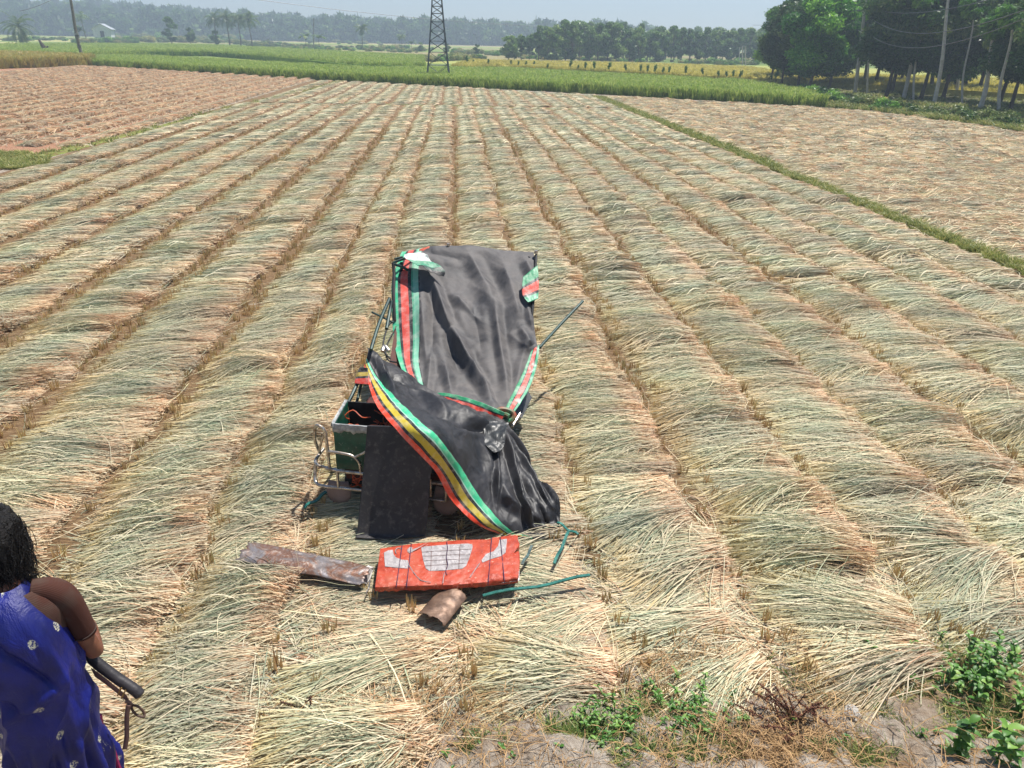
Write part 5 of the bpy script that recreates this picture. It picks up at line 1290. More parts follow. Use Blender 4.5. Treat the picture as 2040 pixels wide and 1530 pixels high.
# curved rusty metal sheets
m = M('heat_stained_rusty_sheet'); v = m.coord('Object'); n = m.noise(v, 5, 7, .7, .8); n2 = m.noise(v, 26, 6, .75, .3)
c = m.ramp(n, [(.30, C(138, 136, 142)), (.46, C(128, 118, 114)), (.56, C(122, 84, 62)), (.72, C(148, 142, 142))]); c = m.mix(m.ramp(n2, [(.55, (0, 0, 0, 1)), (.72, (1, 1, 1, 1))]), c, C(184, 170, 160)); m.base(c); m.set(m.ramp(n2, [(.4, (.32,)*3+(1,)), (.7, (.6,)*3+(1,))]), .45); m.bump(n2, .4, .01); MRS = m.m
def halfpipe(name, A, B, R0, R1, mat, label, a0=-80, a1=85, squash=.6, dent=.008, seed=1, rag=.02):
    A, B = Vector(A), Vector(B); ax = (B-A); L = ax.length; ax.normalize(); side = ax.cross(Vector((0, 0, 1))).normalized(); g = Geo(); nl, na = 60, 26; vs = []; r = random.Random(seed)
    for i in range(nl):
        t = i/(nl-1); R = R0+(R1-R0)*t
        for k in range(na):
            an = rad(a0+(a1-a0)*k/(na-1)); e = rag*(mnoise.noise((k*.35, seed, 0)))*(1 if i in (0, nl-1) else 0)
            p = A+ax*(L*t+e) + side*math.sin(an)*R + Vector((0, 0, (math.cos(an)-math.cos(rad(a1)))*R*squash))
            p += Vector((0, 0, dent*mnoise.noise((t*7, k*.2, seed))))
            vs.append(p+Vector((0, 0, .012)))
    g.add(vs, [(i*na+k, i*na+k+1, (i+1)*na+k+1, (i+1)*na+k) for i in range(nl-1) for k in range(na-1)])
    o = g.build(name, mat); s = o.modifiers.new('solid', 'SOLIDIFY'); s.thickness = .004; tag(o, label, 'metal sheet'); return o
halfpipe('rusty_sheet', at(490, 1100, .085), at(733, 1150, .085), .132, .118, MRS, 'long curved rusty metal sheet with bluish sheen left of the red panel', a0=-62, a1=62, squash=.42, dent=.012, seed=2, rag=.05)
halfpipe('rusty_sheet', at(905, 1184, .07), at(858, 1240, .06), .115, .12, simple('brown_rusty_sheet', C(84, 66, 56), C(132, 106, 88), 14, .5, .35, bump=.3), 'short curved brown metal sheet below the red panel', a0=-68, a1=70, squash=.62, dent=.006, seed=5, rag=.02)
# grey torn tip on the long sheet
g = Geo(); g.add([at(733, 1126, .12), at(744, 1130, .11), at(738, 1152, .07), at(730, 1164, .05), at(708, 1158, .08), at(714, 1142, .125)], [(0, 1, 2, 3, 4, 5)])
o = g.build('torn_tip', simple('bright_torn_metal', C(150, 144, 140), C(180, 176, 172), 20, .5, .4), bpy.data.objects['rusty_sheet'], smooth=False); s = o.modifiers.new('s', 'SOLIDIFY'); s.thickness = .004
# green flat bars
def bar(p, q, w_, lb, z0=.05, z1=.05, mat=None):
    z0 += .04; z1 += .04; A, B = at(*p, z0), at(*q, z1); d = B-A; s = d.cross(Vector((0, 0, 1))).normalized()*w_; g = Geo(); n = 8
    vs = []
    for i in range(n+1):
        c_ = A+d*(i/n)+Vector((0, 0, .012*math.sin(i*1.1))); vs += [c_-s/2, c_+s/2, c_+s/2+Vector((0, 0, .01)), c_-s/2+Vector((0, 0, .01))]
    g.add(vs, [(i*4+k, i*4+(k+1) % 4, i*4+4+(k+1) % 4, i*4+4+k) for i in range(n) for k in range(4)]+[(3, 2, 1, 0), (n*4, n*4+1, n*4+2, n*4+3)])
    o = g.build('metal_bar', mat or MB_, smooth=False); tag(o, lb, 'metal bar'); return o
MB_ = simple('teal_bar', C(16, 76, 72), C(44, 116, 104), 22, .5, .2, bump=.3)
bar((962, 1188), (1175, 1148), .024, 'long teal metal bar on the straw right of the red panel', .06, .08)
bar((1104, 1124), (1132, 1062), .022, 'short teal bar standing out below the tarpaulin corner', .06, .10)
bar((1110, 1042), (1152, 1067), .02, 'small teal bar touching the tarpaulin corner', .12, .08)
bar((1040, 1126), (1060, 1090), .02, 'short grey teal bar between red panel and tarpaulin', .07, .1, simple('grey_teal_bar', C(50, 84, 84), C(130, 136, 130), 20, .5, .3))
bar((606, 1013), (650, 982), .03, 'dark teal bar sticking out left of the left mudflap', .06, .12)
bar((730, 1186), (738, 1160), .008, 'thin metal rod below the torn tip of the long sheet', .04, .06, MV_CHROME)

# ================================================================ THE WOMAN
WX, WY, WZ = -1.585, 1.90, .66
wom = empty('person', (WX, WY, WZ), rad(16), 'woman seen from behind in a blue saree with silver flowers at the lower left corner', 'person')
m = M('brown_skin'); v = m.coord('Object'); n = m.noise(v, 12, 5); m.base(m.ramp(n, [(.35, C(98, 60, 44)), (.65, C(126, 80, 60))])); m.set(.5, 0, .4); m.b.inputs['Subsurface Weight'].default_value = .08; m.b.inputs['Subsurface Radius'].default_value = (.02, .008, .004); MSK = m.m
def skin_mesh(nodes, edges, root=0, sub=2):
    me = bpy.data.meshes.new('tmp'); me.from_pydata([n[:3] for n in nodes], [], []); 
    me = bpy.data.meshes.new('tmp'); me.from_pydata([n[:3] for n in nodes], edges, []); o = bpy.data.objects.new('tmp', me); COL.objects.link(o)
    md = o.modifiers.new('skin', 'SKIN'); md.use_smooth_shade = True
    for i, n in enumerate(nodes):
        rr = n[3]; me.skin_vertices[0].data[i].radius = (rr, rr) if not isinstance(rr, tuple) else rr
        me.skin_vertices[0].data[i].use_root = (i == root)
    s = o.modifiers.new('sub', 'SUBSURF'); s.levels = sub
    dg = bpy.context.evaluated_depsgraph_get(); dg.update(); ev = o.evaluated_get(dg); out = bpy.data.meshes.new_from_object(ev); bpy.data.objects.remove(o); return out
N_ = []; E_ = []
def nd(p, r, par=None):
    N_.append((p[0], p[1], p[2], r)); i = len(N_)-1
    if par is not None: E_.append((par, i))
    return i
pel = nd((-.01, 0, .82), (.085, .08)); wa = nd((0, 0, .98), (.10, .08), pel); ch = nd((-.005, .01, 1.14), (.105, .08), wa); nk0 = nd((-.015, .02, 1.27), (.06, .055), ch); nk = nd((-.025, .05, 1.345), (.046, .046), nk0); hd = nd((-.035, .085, 1.41), (.062, .07), nk)
def arm(sx, pts, hand_dir, pd):
    sh = nd((sx*.115-.003, .025, 1.232), .040, ch); e = nd(pts[0], .031, sh); w_ = nd(pts[1], .024, e)
    hd_ = Vector(hand_dir).normalized(); up_ = Vector(pd).normalized(); sd = hd_.cross(up_).normalized()
    pm = Vector(pts[1])+hd_*.055; p = nd(pm, (.030, .014), w_)
    for k, (off, L) in enumerate([(-.027, .060), (-.009, .070), (.009, .066), (.027, .052)]):
        b = pm+hd_*.035+sd*off; i1 = nd(b, .0085, p); i2 = nd(b+hd_*L*.45-up_*.008, .008, i1); i3 = nd(b+hd_*L*.75-up_*.028, .0075, i2); nd(b+hd_*L*.85-up_*.045, .006, i3)
    tb = Vector(pts[1])+hd_*.02-sd*.03*sx; t1 = nd(tb, .011, w_); t2 = nd(tb+hd_*.03-sd*.02*sx-up_*.01, .009, t1); nd(tb+hd_*.055-sd*.02*sx-up_*.022, .0075, t2)
arm(1, [(.168, .05, .95), (.10, .26, .93)], (-.75, .5, -.1), (0, 0, 1))
arm(-1, [(-.185, .05, .95), (-.12, .27, .92)], (.75, .4, -.1), (0, 0, 1))
for sx in (-1, 1):
    h_ = nd((sx*.055-.01, 0, .72), .055, pel); kn_ = nd((sx*.065, .02, .42), .045, h_); an_ = nd((sx*.085, 0, .09), .034, kn_); hl = nd((sx*.085, .02, .035), .03, an_); nd((sx*.09, .13, .022), (.032, .018), hl)
bmsh = skin_mesh(N_, E_, 0, 2)
# head shape
bm = bmesh.new(); bm.from_mesh(bmsh)
hb = bmesh.new(); bmesh.ops.create_uvsphere(hb, u_segments=40, v_segments=30, radius=1)
hc = Vector((-.045, .095, 1.452))
for vtx in hb.verts:
    x, y, z = vtx.co
    fx = .072*(1-.12*max(-z, 0)*1.2); p = Vector((x*fx, y*.092, z*.108))
    if y > 0:   # face: jaw, nose, eye sockets, lips
        p.y += -.012*max(-z-.2, 0)
        p.y += .022*math.exp(-((x/.16)**2+((z+.10)/.18)**2)); p.y += .007*math.exp(-((x/.3)**2+((z+.42)/.07)**2)) + .006*math.exp(-((x/.26)**2+((z+.52)/.06)**2))
        for sx in (-1, 1): p.y -= .010*math.exp(-(((x-sx*.36)/.17)**2+((z-.06)/.12)**2))
        p.y += .006*math.exp(-((z-.24)/.09)**2)
    else: p.z += .004
    vtx.co = hc+p
for f_ in hb.faces: f_.smooth = True
mh = bpy.data.meshes.new('h'); hb.to_mesh(mh); hb.free(); bm.from_mesh(mh)
for sx in (-1, 1):
    eb = bmesh.new(); bmesh.ops.create_uvsphere(eb, u_segments=12, v_segments=8, radius=1)
    for vtx in eb.verts: vtx.co = hc+Vector((sx*.073, -.002, -.01))+Vector((vtx.co.x*.008, vtx.co.y*.017, vtx.co.z*.028))
    me_ = bpy.data.meshes.new('e'); eb.to_mesh(me_); eb.free(); bm.from_mesh(me_)
me = bpy.data.meshes.new('body'); bm.to_mesh(me); bm.free(); me.materials.clear(); me.materials.append(MSK)
bod = obj('body', me, wom); rmsh = bod.modifiers.new('remesh', 'REMESH'); rmsh.mode = 'VOXEL'; rmsh.voxel_size = .0045; rmsh.use_smooth_shade = True
sm_ = bod.modifiers.new('sm', 'SMOOTH'); sm_.iterations = 3; sm_.factor = .5
MEYE = simple('eye', C(210, 204, 196), None, 5, .2); MIRIS = simple('iris', C(30, 20, 16), None, 5, .2)
for sx in (-1, 1):
    g = Geo(); q = hc+Vector((sx*.026, .082, .006)); bm = bmesh.new(); bmesh.ops.create_uvsphere(bm, u_segments=12, v_segments=10, radius=.0105, matrix=Matrix.Translation(q)); me = bpy.data.meshes.new('eye'); bm.to_mesh(me); bm.free(); me.materials.append(MEYE); eo = obj('eye', me, bod)
    bm = bmesh.new(); bmesh.ops.create_uvsphere(bm, u_segments=10, v_segments=8, radius=.005, matrix=Matrix.Translation(q+Vector((0, .0075, 0)))); me = bpy.data.meshes.new('iris'); bm.to_mesh(me); bm.free(); me.materials.append(MIRIS); obj('iris', me, eo)
# blouse with short sleeves
g = Geo(); vs = []; na = 40
for (z, cx, cy, rx, ry) in cr_resample([(1.0, 0, 0, .112, .09), (1.08, 0, 0, .118, .094), (1.16, 0, .005, .124, .092), (1.22, -.005, .01, .135, .082), (1.262, -.01, .014, .115, .066), (1.292, -.014, .02, .075, .056)], 18):
    vs += [(cx+rx*math.cos(2*math.pi*k/na), cy+ry*math.sin(2*math.pi*k/na), z) for k in range(na)]
g.add(vs, [(i*na+k, i*na+(k+1) % na, (i+1)*na+(k+1) % na, (i+1)*na+k) for i in range(17) for k in range(na)])
for sx in (-1, 1):
    pts = smooth_path([Vector((sx*.045, .025, 1.272)), Vector((sx*.092, .028, 1.262)), Vector((sx*.128, .028, 1.222)), Vector((sx*.146, .03, 1.15)), Vector((sx*.158, .034, 1.06))], 6)
    g.tube(pts, [.038+.009*min(1, i/9)-.010*max(0, (i-10)/14) for i in range(len(pts))], 24, cap=False)
m = M('brown_blouse'); v = m.coord('Object'); n = m.noise(v, 4, 4); wv = m.new('TexWave'); m.link(v, wv.inputs[0]); wv.inputs['Scale'].default_value = 60; wv.bands_direction = 'Z'
m.base(m.ramp(n, [(.42, C(70, 42, 34)), (.56, C(76, 66, 58))])); m.set(.85, 0, .2); m.bump(wv.outputs[1], .25, .003)
blo = g.build('blouse', m.m, wom); s_ = blo.modifiers.new('s', 'SOLIDIFY'); s_.thickness = .003; s_.offset = 1
g = Geo(); dn_ = Vector((.013, .008, -.075)).normalized(); c_ = Vector((.155, .033, 1.072)); a_ = dn_.cross(Vector((0, 1, 0))).normalized(); b_ = dn_.cross(a_)
g.tube([c_+a_*.0405*math.cos(t)+b_*.0405*math.sin(t) for t in np.linspace(0, 2*math.pi, 26, endpoint=False)], .002, 5, closed=True)
g.build('seam', simple('seam_thread', C(58, 44, 38), None, 5, .8), blo)
# saree: lofted drape with folds
def saree():
    prof = [(1.315, -.03, .03, .055, .052), (1.295, -.03, .01, .072, .07), (1.265, -.03, -.005, .096, .09), (1.225, -.030, -.012, .124, .112), (1.17, -.024, -.014, .143, .124), (1.08, -.016, -.014, .152, .130), (.98, -.012, -.01, .152, .132), (.88, -.014, 0, .148, .134), (.76, -.018, .0, .148, .138), (.6, -.022, .005, .146, .142), (.4, -.03, .01, .165, .16), (.2, -.03, .01, .18, .175), (.02, -.03, .01, .20, .19)]
    A = cr_resample(prof, 190); na = 170; vs = []; uvs = []
    for i, (z, cx, cy, rx, ry) in enumerate(A):
        for k in range(na):
            a = 2*math.pi*k/na; ca, sa = math.cos(a), math.sin(a)
            ex_ = .88; x = cx+rx*math.copysign(abs(ca)**ex_, ca); y = cy+ry*math.copysign(abs(sa)**ex_, sa)
            dn = max(0, min(1, (1.25-z)/.25))
            # diagonal drape folds (stronger lower down) and pleats at the hem
            s_ = a*2.2+(1.3-z)*5.5
            f1 = .012*dn*(1-2*abs(math.sin(s_*1.6+2.0*mnoise.noise((a*1.2, z*3, 1))))**.7) ; f2 = .011*dn*abs(mnoise.noise((a*2.4+z*2.2, z*5.0-a, 7)))*2
            f3 = .016*max(0, min(1, (.85-z)/.4))*math.sin(a*15+1.5*mnoise.noise((a, z, 3)))
            deep = -.018*math.exp(-((z-(1.02-.28*((a-4.2)/1.2)))/.022)**2)*math.exp(-((a-4.3)/.6)**2) - .024*math.exp(-((z-(1.10-.35*((a-5.0)/1.2)))/.02)**2)*math.exp(-((a-5.0)/.45)**2) + .022*math.exp(-((z-(.93+.10*((a-4.8)/1.2)))/.03)**2)*math.exp(-((a-4.8)/.8)**2)
            d = f1+f2+f3+deep
            vs.append((x+ca*d, y+sa*d, z)); uvs.append((a/(2*math.pi), z))
    fs = np.array([(i*na+k, i*na+(k+1) % na, (i+1)*na+(k+1) % na, (i+1)*na+k) for i in range(len(A)-1) for k in range(na)])[:, ::-1].copy()
    m = M('blue_saree'); v = m.coord('Object'); n = m.noise(v, 6, 4); nf = m.noise(v, 260, 2)
    c = m.ramp(n, [(.35, C(9, 17, 82)), (.65, C(14, 28, 122))])
    vo = m.new('TexVoronoi', voronoi_dimensions='2D'); tc_ = m.new('TexCoord'); mp_ = m.new('Mapping'); mp_.inputs['Scale'].default_value = (6.5, 5.5, 1); m.link(tc_.outputs['UV'], mp_.inputs[0]); m.link(mp_.outputs[0], vo.inputs['Vector']); vo.inputs['Scale'].default_value = 1.0; vo.inputs['Randomness'].default_value = .6
    ring = m.ramp(vo.outputs['Distance'], [(0, (.35,)*3+(1,)), (.03, (1, 1, 1, 1)), (.085, (1, 1, 1, 1)), (.11, (0, 0, 0, 1))])
    nn_ = m.noise(v, 150, 3, .7); fac = m.math('MULTIPLY', ring, m.ramp(nn_, [(.47, (0, 0, 0, 1)), (.52, (1, 1, 1, 1))]))
    m.base(m.mix(fac, c, C(206, 204, 176))); m.set(.5, 0, .4); m.bump(m.math('ADD', m.math('MULTIPLY', nf, .08), m.noise(m.coord('Object', (1, 1, .35)), 16, 5, .6, .6)), .55, .02)
    return mesh_np('saree', vs, fs, m.m, uv=uvs, smooth=True)
sar = obj('saree', saree(), wom); s = sar.modifiers.new('s', 'SOLIDIFY'); s.thickness = .003
g = Geo(); zz = np.linspace(.66, .02, 30); pl = [Vector((.118+.09*(1-(z-.02)/.7)**2+.004*math.sin(z*30), .055, z)) for z in zz]; g.tube(pl, .010, 8); g.build('magenta_border', simple('magenta_cloth', C(128, 20, 66), C(160, 36, 90), 12, .6), sar)
# hair
MH = simple('black_hair', C(8, 7, 8), C(22, 18, 18), 60, .5, spec=.3, bump=.8)
bm = bmesh.new(); bmesh.ops.create_uvsphere(bm, u_segments=64, v_segments=48, radius=1)
for vtx in bm.verts:
    x, y, z = vtx.co; p = Vector((x*.083, y*.097, z*.114))
    if y < .2: p = p*1.03; p.y -= .012*max(-y, 0)
    if z < -.1 and y < .3: p.z -= .050*max(-z, 0); p.x *= 1.0
    p *= 1+.06*mnoise.noise((x*4, y*4, z*4))+.05*mnoise.noise((x*11, y*11, z*11)); vtx.co = hc+p+Vector((0, -.006, .006))
bmesh.ops.delete(bm, geom=[v_ for v_ in bm.verts if (v_.co-hc).y > .045 and (v_.co-hc).z < .055], context='VERTS')
for f_ in bm.faces: f_.smooth = True
me = bpy.data.meshes.new('hair'); bm.to_mesh(me); bm.free(); me.materials.append(MH); hair = obj('hair', me, wom); s = hair.modifiers.new('s', 'SOLIDIFY'); s.thickness = .006
g = Geo(); r = random.Random(9)
for k in range(2400):
    th_ = r.uniform(-math.pi, 0)+r.gauss(0, .3); ph = r.uniform(-1.0, 1.57); d = Vector((math.cos(th_)*math.cos(ph), math.sin(th_)*math.cos(ph), math.sin(ph)))
    p = hc+Vector((d.x*.087, d.y*.102, d.z*.119)); L = r.uniform(.06, .2); pts = []; cu = r.uniform(.002, .009)*(2 if k % 9 == 0 else 1); fr = r.uniform(25, 60); a0 = r.random()*6
    sd = d.cross(Vector((0, 0, 1))).normalized()
    for j in range(9):
        t = j/8; rr = (p-hc).normalized(); pts.append(p+sd*cu*math.sin(a0+t*L*fr*2)+rr*(.003+cu*.6*math.cos(a0+t*L*fr*2))); p = p+Vector((0, 0, -L/8))+sd*r.gauss(0, .003)+rr*(.0022 if k % 5 == 0 else 0)
    g.tube(pts, [.0011]*8+[.0004], 3, cap=False)
g.build('curls', MH, hair)
g = Geo(); g.tube(smooth_path([hc+Vector((.07, -.05, -.11)), hc+Vector((.10, -.05, -.13)), hc+Vector((.13, -.045, -.125)), hc+Vector((.15, -.04, -.11))], 6), .0014, 4)
g.tube(smooth_path([hc+Vector((.0, -.05, .125)), hc+Vector((.05, -.05, .12)), hc+Vector((.085, -.05, .08)), hc+Vector((.095, -.05, .03))], 6), .0012, 4); g.build('stray_strand', MH, hair)
# handbag under the arm with knotted strap
def WP(px, py, Y): return G(px, py, Y)
bag = empty('handbag', WP(235, 1350, 2.020), 0, 'slim dark handbag with a brown knotted strap held under the arm of the woman', 'handbag'); bo_ = bag.location.copy()
def bb(g, nm, mat, parent=None, **k):
    g.v = [tuple(Vector(p)-bo_) for p in g.v]; return g.build(nm, mat, parent or bag, **k)
MBAG = simple('dark_leather', C(34, 32, 34), C(58, 54, 56), 10, .5, bump=.3); MSTP = simple('brown_strap', C(112, 84, 74), C(140, 108, 94), 14, .6, bump=.2)
g = Geo(); g.tube(smooth_path([WP(172, 1302, 2.060), WP(200, 1326, 2.050), WP(235, 1352, 2.040), WP(268, 1374, 2.030), WP(281, 1386, 2.025)], 6), [.016]*3+[.020]*20+[.017, .01], 14); bb(g, 'bag_body', MBAG)
def flat(pts, wv, nm, mat, th_=.003):
    P = smooth_path(pts, 6); g = Geo(); vs = []
    for i, p in enumerate(P):
        vs += [p-wv/2, p+wv/2]
    g.add(vs, [(2*i, 2*i+1, 2*i+3, 2*i+2) for i in range(len(P)-1)]); o = bb(g, nm, mat); s = o.modifiers.new('s', 'SOLIDIFY'); s.thickness = th_; return o
flat([WP(185, 1340, 2.035), WP(210, 1358, 2.025), WP(235, 1378, 2.020), WP(255, 1394, 2.015)], Vector((.006, .0, -.040)), 'strap', MSTP)
for q_ in ((240, 1374), (248, 1379)):
    g = Geo(); g.tube([WP(q_[0]+2, q_[1]-4, 2.010), WP(q_[0]-6, q_[1]+12, 2.000)], .0028, 6); bb(g, 'strap_keeper', simple('brass', C(150, 120, 70), None, 5, .4, .6))
g = Geo(); g.tube(smooth_path([WP(250, 1396, 2.010), WP(258, 1400, 2.010), WP(262, 1408, 2.010), WP(252, 1408, 2.000)], 5), .007, 8); bb(g, 'knot', MSTP)
g = Geo(); g.tube(smooth_path([WP(260, 1404, 2.010), WP(276, 1408, 2.010), WP(287, 1420, 2.010), WP(286, 1428, 2.000), WP(272, 1424, 2.000), WP(262, 1412, 2.000)], 5), .0045, 8); bb(g, 'strap_loop', simple('dark_strap', C(80, 60, 50), None, 5, .6))
flat([WP(256, 1404, 2.000), WP(253, 1430, 1.990), WP(253, 1465, 1.970), WP(249, 1492, 1.955)], Vector((.017, .0, 0)), 'strap_end', MSTP)

# ================================================================ FOREGROUND PLANTS, STONES
def leaf(g, base, az, el, L, wd, curl=.6, n=5, cols=None, cval=.5):
    side = Vector((-math.sin(az), math.cos(az), 0)); p = Vector(base); e = el; rows = []
    for i in range(n+1):
        t = i/n; ww = wd*math.sin(math.pi*min(1, .06+t*.94))**.8*(1-.35*t); up_ = Vector((0, 0, 1)); rows.append((p.copy(), ww))
        p = p+Vector((math.cos(az)*math.cos(e), math.sin(az)*math.cos(e), math.sin(e)))*(L/n); e -= curl/n
    vs = []
    for q, ww in rows: vs += [q-side*ww/2+Vector((0, 0, ww*.18)), q, q+side*ww/2+Vector((0, 0, ww*.18))]
    o0 = len(g.v); g.add(vs, [(i*3+k, i*3+k+1, i*3+k+4, i*3+k+3) for i in range(n) for k in range(2)])
    if cols is not None: cols += [cval]*len(vs)
def plant(name, px, py, h, nl, L, wd, mat, label, seed, spread=.5, cat='plant', stems=1, sr=.004, rad_=.03, scl=1):
    q = ground_at(px, py); o = empty(name, (q.x, q.y, q.z), seed, label, cat); r = random.Random(seed); gs = Geo(); gl_ = Geo(); cols = []
    for s_ in range(stems):
        bx, by = r.gauss(0, rad_), r.gauss(0, rad_); tx, ty = bx+r.gauss(0, spread*h*.5), by+r.gauss(0, spread*h*.5); hh = h*r.uniform(.7, 1.1)
        pts = smooth_path([(bx, by, -.02), (bx*.6+tx*.4, by*.6+ty*.4, hh*.5), (tx, ty, hh)], 4); gs.tube(pts, sr, 5)
        for k in range(nl):
            t = (k+.5)/nl; p = pts[min(int(t*len(pts)), len(pts)-1)]; az = k*2.4+r.random(); leaf(gl_, p, az, r.uniform(.1, .8), L*r.uniform(.6, 1.15)*(1.15-.4*t), wd*r.uniform(.7, 1.1), r.uniform(.4, 1.3), cols=cols, cval=r.random())
    gs.build('stem', mat_stem if mat is not M_DRYW else M_DRYW, o)
    me = mesh_np('leaves', gl_.v, gl_.f, mat, col=np.array(cols)[:, None].repeat(3, 1)); me.polygons.foreach_set('use_smooth', np.ones(len(me.polygons), dtype=bool)); obj('leaves', me, o); return o
mat_stem = simple('green_stem', C(92, 120, 60), C(120, 150, 80), 8, .6)
plant('leafy_weed', 1912, 1520, .26, 20, .085, .052, M_WEED, 'tall bright green weed with broad pale leaves at the lower right', 1, .15, sr=.005, stems=2)
plant('leafy_weed', 2010, 1530, .20, 14, .10, .06, M_WEED, 'dark broad leafed weed cut by the lower right corner', 2, .3, stems=2)
plant('leafy_bush', 1998, 1380, .20, 13, .064, .044, M_WEED, 'dense low leafy bush at the right edge of the bank', 3, .9, stems=22, rad_=.15)
plant('leafy_bush', 1945, 1375, .11, 10, .045, .03, M_WEED, 'smaller leafy clump left of the dense bush on the bank', 13, .9, stems=8, rad_=.08)
plant('leafy_weed', 1568, 1440, .07, 9, .07, .036, M_WEED, 'small pale green rosette in front of the dried red weed', 4, .3)
plant('leafy_weed', 1500, 1446, .06, 9, .075, .034, M_WEED, 'flat green rosette left of the dried red weed', 5, .4)
plant('leafy_weed', 965, 1482, .06, 9, .05, .028, M_WEED, 'small bright rosette at the bottom centre of the bank', 6, .4)
plant('leafy_weed', 1120, 1500, .06, 8, .05, .024, M_WEED, 'small weed on the bank right of the bottom centre', 7, .5)
plant('leafy_bush', 1375, 1425, .09, 10, .048, .020, M_WEED, 'fine leafed green clump on the bank beside the straw', 8, 1.2, stems=30, rad_=.11)
plant('leafy_bush', 1200, 1455, .08, 10, .045, .018, M_WEED, 'loose fine leafed clump below the middle of the bank', 9, 1.2, stems=26, rad_=.12)
plant('leafy_bush', 1290, 1400, .07, 9, .04, .016, M_WEED, 'small clump of greens at the straw edge', 10, 1.2, stems=8, rad_=.06)
plant('leafy_bush', 1850, 1335, .08, 9, .045, .022, M_WEED, 'ground hugging greens left of the right edge bush', 11, 1.2, stems=28, rad_=.15)
for i, (px, py, lb) in enumerate([(1010, 1500, 'tiny weed at the bottom between the small rosette and the fine weeds'), (1755, 1400, 'little green sprout above the pale flat clod'), (1460, 1395, 'small sprout at the straw edge above the flat green rosette'), (1660, 1480, 'small weed below the dried red weed'), (1840, 1470, 'small weed left of the tall bright weed'), (880, 1520, 'tiny sprout at the bottom edge left of centre'), (1960, 1445, 'small weed under the leafy bush on the right'), (1335, 1465, 'low weed under the fine leafed green clump')]):
    plant('leafy_weed', px, py, .05, 7, .045, .022, M_WEED, lb, 50+i, .5, stems=2)
# dried dark red weed
q = ground_at(1600, 1450); dw = empty('dried_weed', q, 0, 'dark red brown dried weed with knobbly stalks on the bank', 'plant'); r = random.Random(4); gs = Geo(); V_, C_ = Geo(), []
for k in range(34):
    az = r.uniform(0, 6.28); el = r.uniform(.35, 1.3); L = r.uniform(.12, .30); b_ = Vector((r.gauss(0, .07), r.gauss(0, .04), -.01)); pts = [b_]
    if k < 12: az = r.uniform(2.2, 3.6); L = r.uniform(.22, .36); el = r.uniform(.35, .8)
    for j in range(6): pts.append(pts[-1]+Vector((math.cos(az)*math.cos(el), math.sin(az)*math.cos(el), math.sin(el)))*L/6); az += r.gauss(0, .15); el -= .06
    gs.tube(pts, .0028, 4)
    for j in range(80):
        t = r.uniform(.25, 1)*6; i_ = min(int(t), 5); p = pts[i_].lerp(pts[i_+1], t-i_); leaf(V_, p, r.uniform(0, 6.28), r.uniform(-.5, 1.2), r.uniform(.008, .022), .007, .5, 2, C_, r.random())
gs.build('stalks', M_DRYW, dw); me = mesh_np('seed_heads', V_.v, V_.f, M_DRYW, col=np.array(C_)[:, None].repeat(3, 1)); obj('seed_heads', me, dw)
plant('dried_stalk', 605, 1415, .10, 16, .02, .01, M_DRYW, 'small dark dried stalk in the straw left of the bottom centre', 22, .6, stems=3)
def stone(px, py, sx, sy, sz, mat, label, seed, name='stone'):
    q = ground_at(px, py); bm = bmesh.new(); bmesh.ops.create_icosphere(bm, subdivisions=5, radius=1)
    for v_ in bm.verts:
        c_ = v_.co.copy(); d = 1+.30*mnoise.noise((c_.x*1.4+seed, c_.y*1.4, c_.z*1.4))+.10*mnoise.noise((c_.x*4+seed, c_.y*4, c_.z*4))+.05*mnoise.noise((c_.x*11, c_.y*11, c_.z*11+seed)); v_.co = Vector((c_.x*sx*d, c_.y*sy*d, c_.z*sz*d))
    for f_ in bm.faces: f_.smooth = True
    me = bpy.data.meshes.new(name); bm.to_mesh(me); bm.free(); me.materials.append(mat); o = obj(name, me, loc=(q.x, q.y, q.z+sz*.35)); o.rotation_euler = (0, 0, seed); tag(o, label, 'stone' if name == 'stone' else 'clod'); return o
MST = simple('pale_stone', C(142, 136, 128), C(186, 182, 174), 14, .9, bump=1.0, bscale=40); MCL = simple('mud_clod', C(112, 100, 90), C(152, 138, 124), 16, .95, bump=1.0, bscale=40)
stone(1697, 1425, .055, .045, .035, MST, 'pale angular stone right of the dried red weed', 1)
stone(2005, 1452, .06, .04, .025, MST, 'pale stone under the leafy bush at the right edge', 2)
stone(1800, 1425, .05, .03, .02, MCL, 'flat mud clod left of the tall bright weed', 3, 'clod')
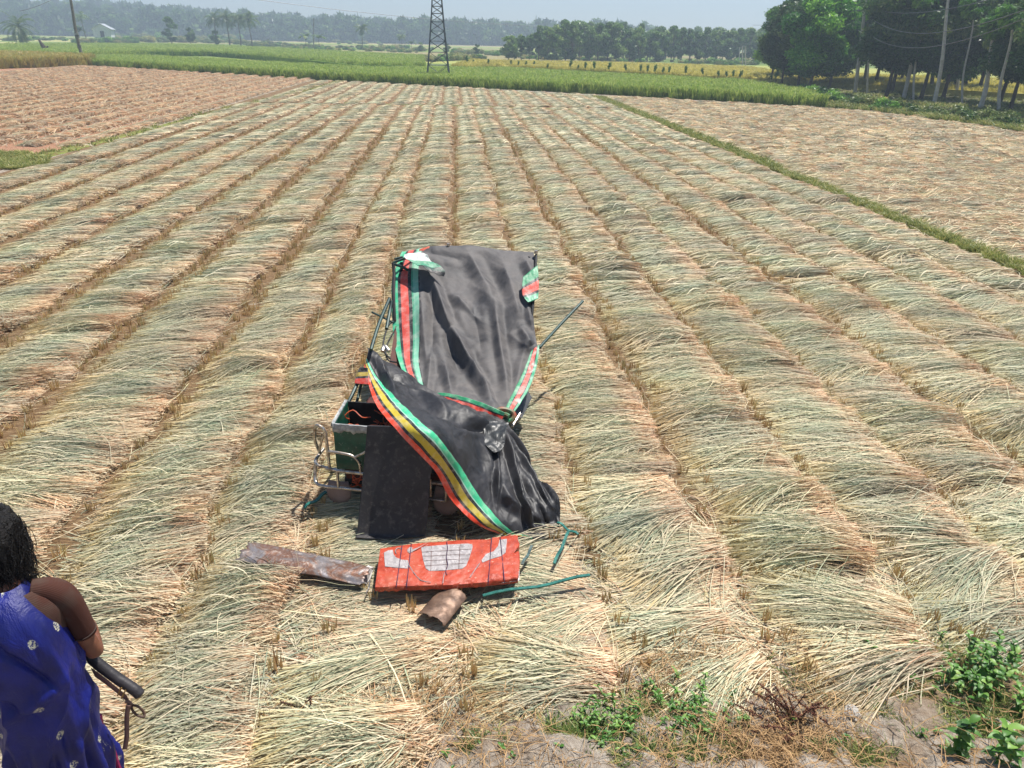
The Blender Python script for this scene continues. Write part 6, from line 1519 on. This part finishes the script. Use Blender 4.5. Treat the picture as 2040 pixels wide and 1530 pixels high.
stone(757, 1470, .034, .03, .032, MCL, 'grey round clod in the straw at the bottom centre', 4, 'clod')
stone(708, 1524, .11, .07, .045, simple('tan_clod', C(150, 116, 88), C(190, 158, 124), 12, .9, bump=1.0, bscale=30), 'tan clod cut by the bottom edge left of centre', 5, 'clod')
stone(945, 1432, .03, .025, .02, MCL, 'small brown clod in the straw right of bottom centre', 6, 'clod')
stone(1740, 1310, .03, .02, .015, MST, 'small pinkish stone at the edge of the straw', 7)
for i, (px, py, s_) in enumerate([(860, 1500, .03), (1050, 1455, .025), (900, 1480, .035), (1250, 1480, .03), (1160, 1520, .035), (1320, 1500, .025), (1440, 1470, .03), (1720, 1470, .03), (1770, 1350, .03), (1840, 1400, .025), (1650, 1500, .03), (1000, 1510, .03)]):
    stone(px, py, s_, s_*.8, s_*.6, MCL, ['mud clod at the bottom of the frame left of the small rosette', 'mud clod by the straw edge above the fine weeds', 'flat clod left of the bright rosette', 'clod between the two fine leafed clumps', 'clod at the bottom edge under the fine clump', 'clod at the bottom edge under the green clump', 'clod left of the flat green rosette', 'clod below the pale angular stone', 'clod above the pale angular stone by the straw', 'clod left of the tall bright weed top', 'clod below the dried red weed', 'clod at the bottom edge below the bright rosette'][i], 20+i, 'clod')

# ================================================================ HAZE
hzb = Geo(); hzb.box((-900, -320, -1.2), (1900, 0, 0), (0, 1500, 0), (0, 0, 75))
ho = hzb.build('haze', None, smooth=False) if False else None
me = mesh_np('haze', hzb.v, hzb.f, M_WIRE); me.materials.clear()
hm = bpy.data.materials.new('haze'); hm.use_nodes = True; ht_n = hm.node_tree; ht_n.nodes.remove(ht_n.nodes['Principled BSDF'])
pv = ht_n.nodes.new('ShaderNodeVolumePrincipled'); pv.inputs['Color'].default_value = (.70, .85, .98, 1); pv.inputs['Density'].default_value = .0014; pv.inputs['Anisotropy'].default_value = .2
ht_n.links.new(pv.outputs[0], ht_n.nodes['Material Output'].inputs['Volume']); me.materials.append(hm)
ho = obj('haze', me); tag(ho, 'thin pale blue haze over the whole plain', 'haze', kind='stuff')
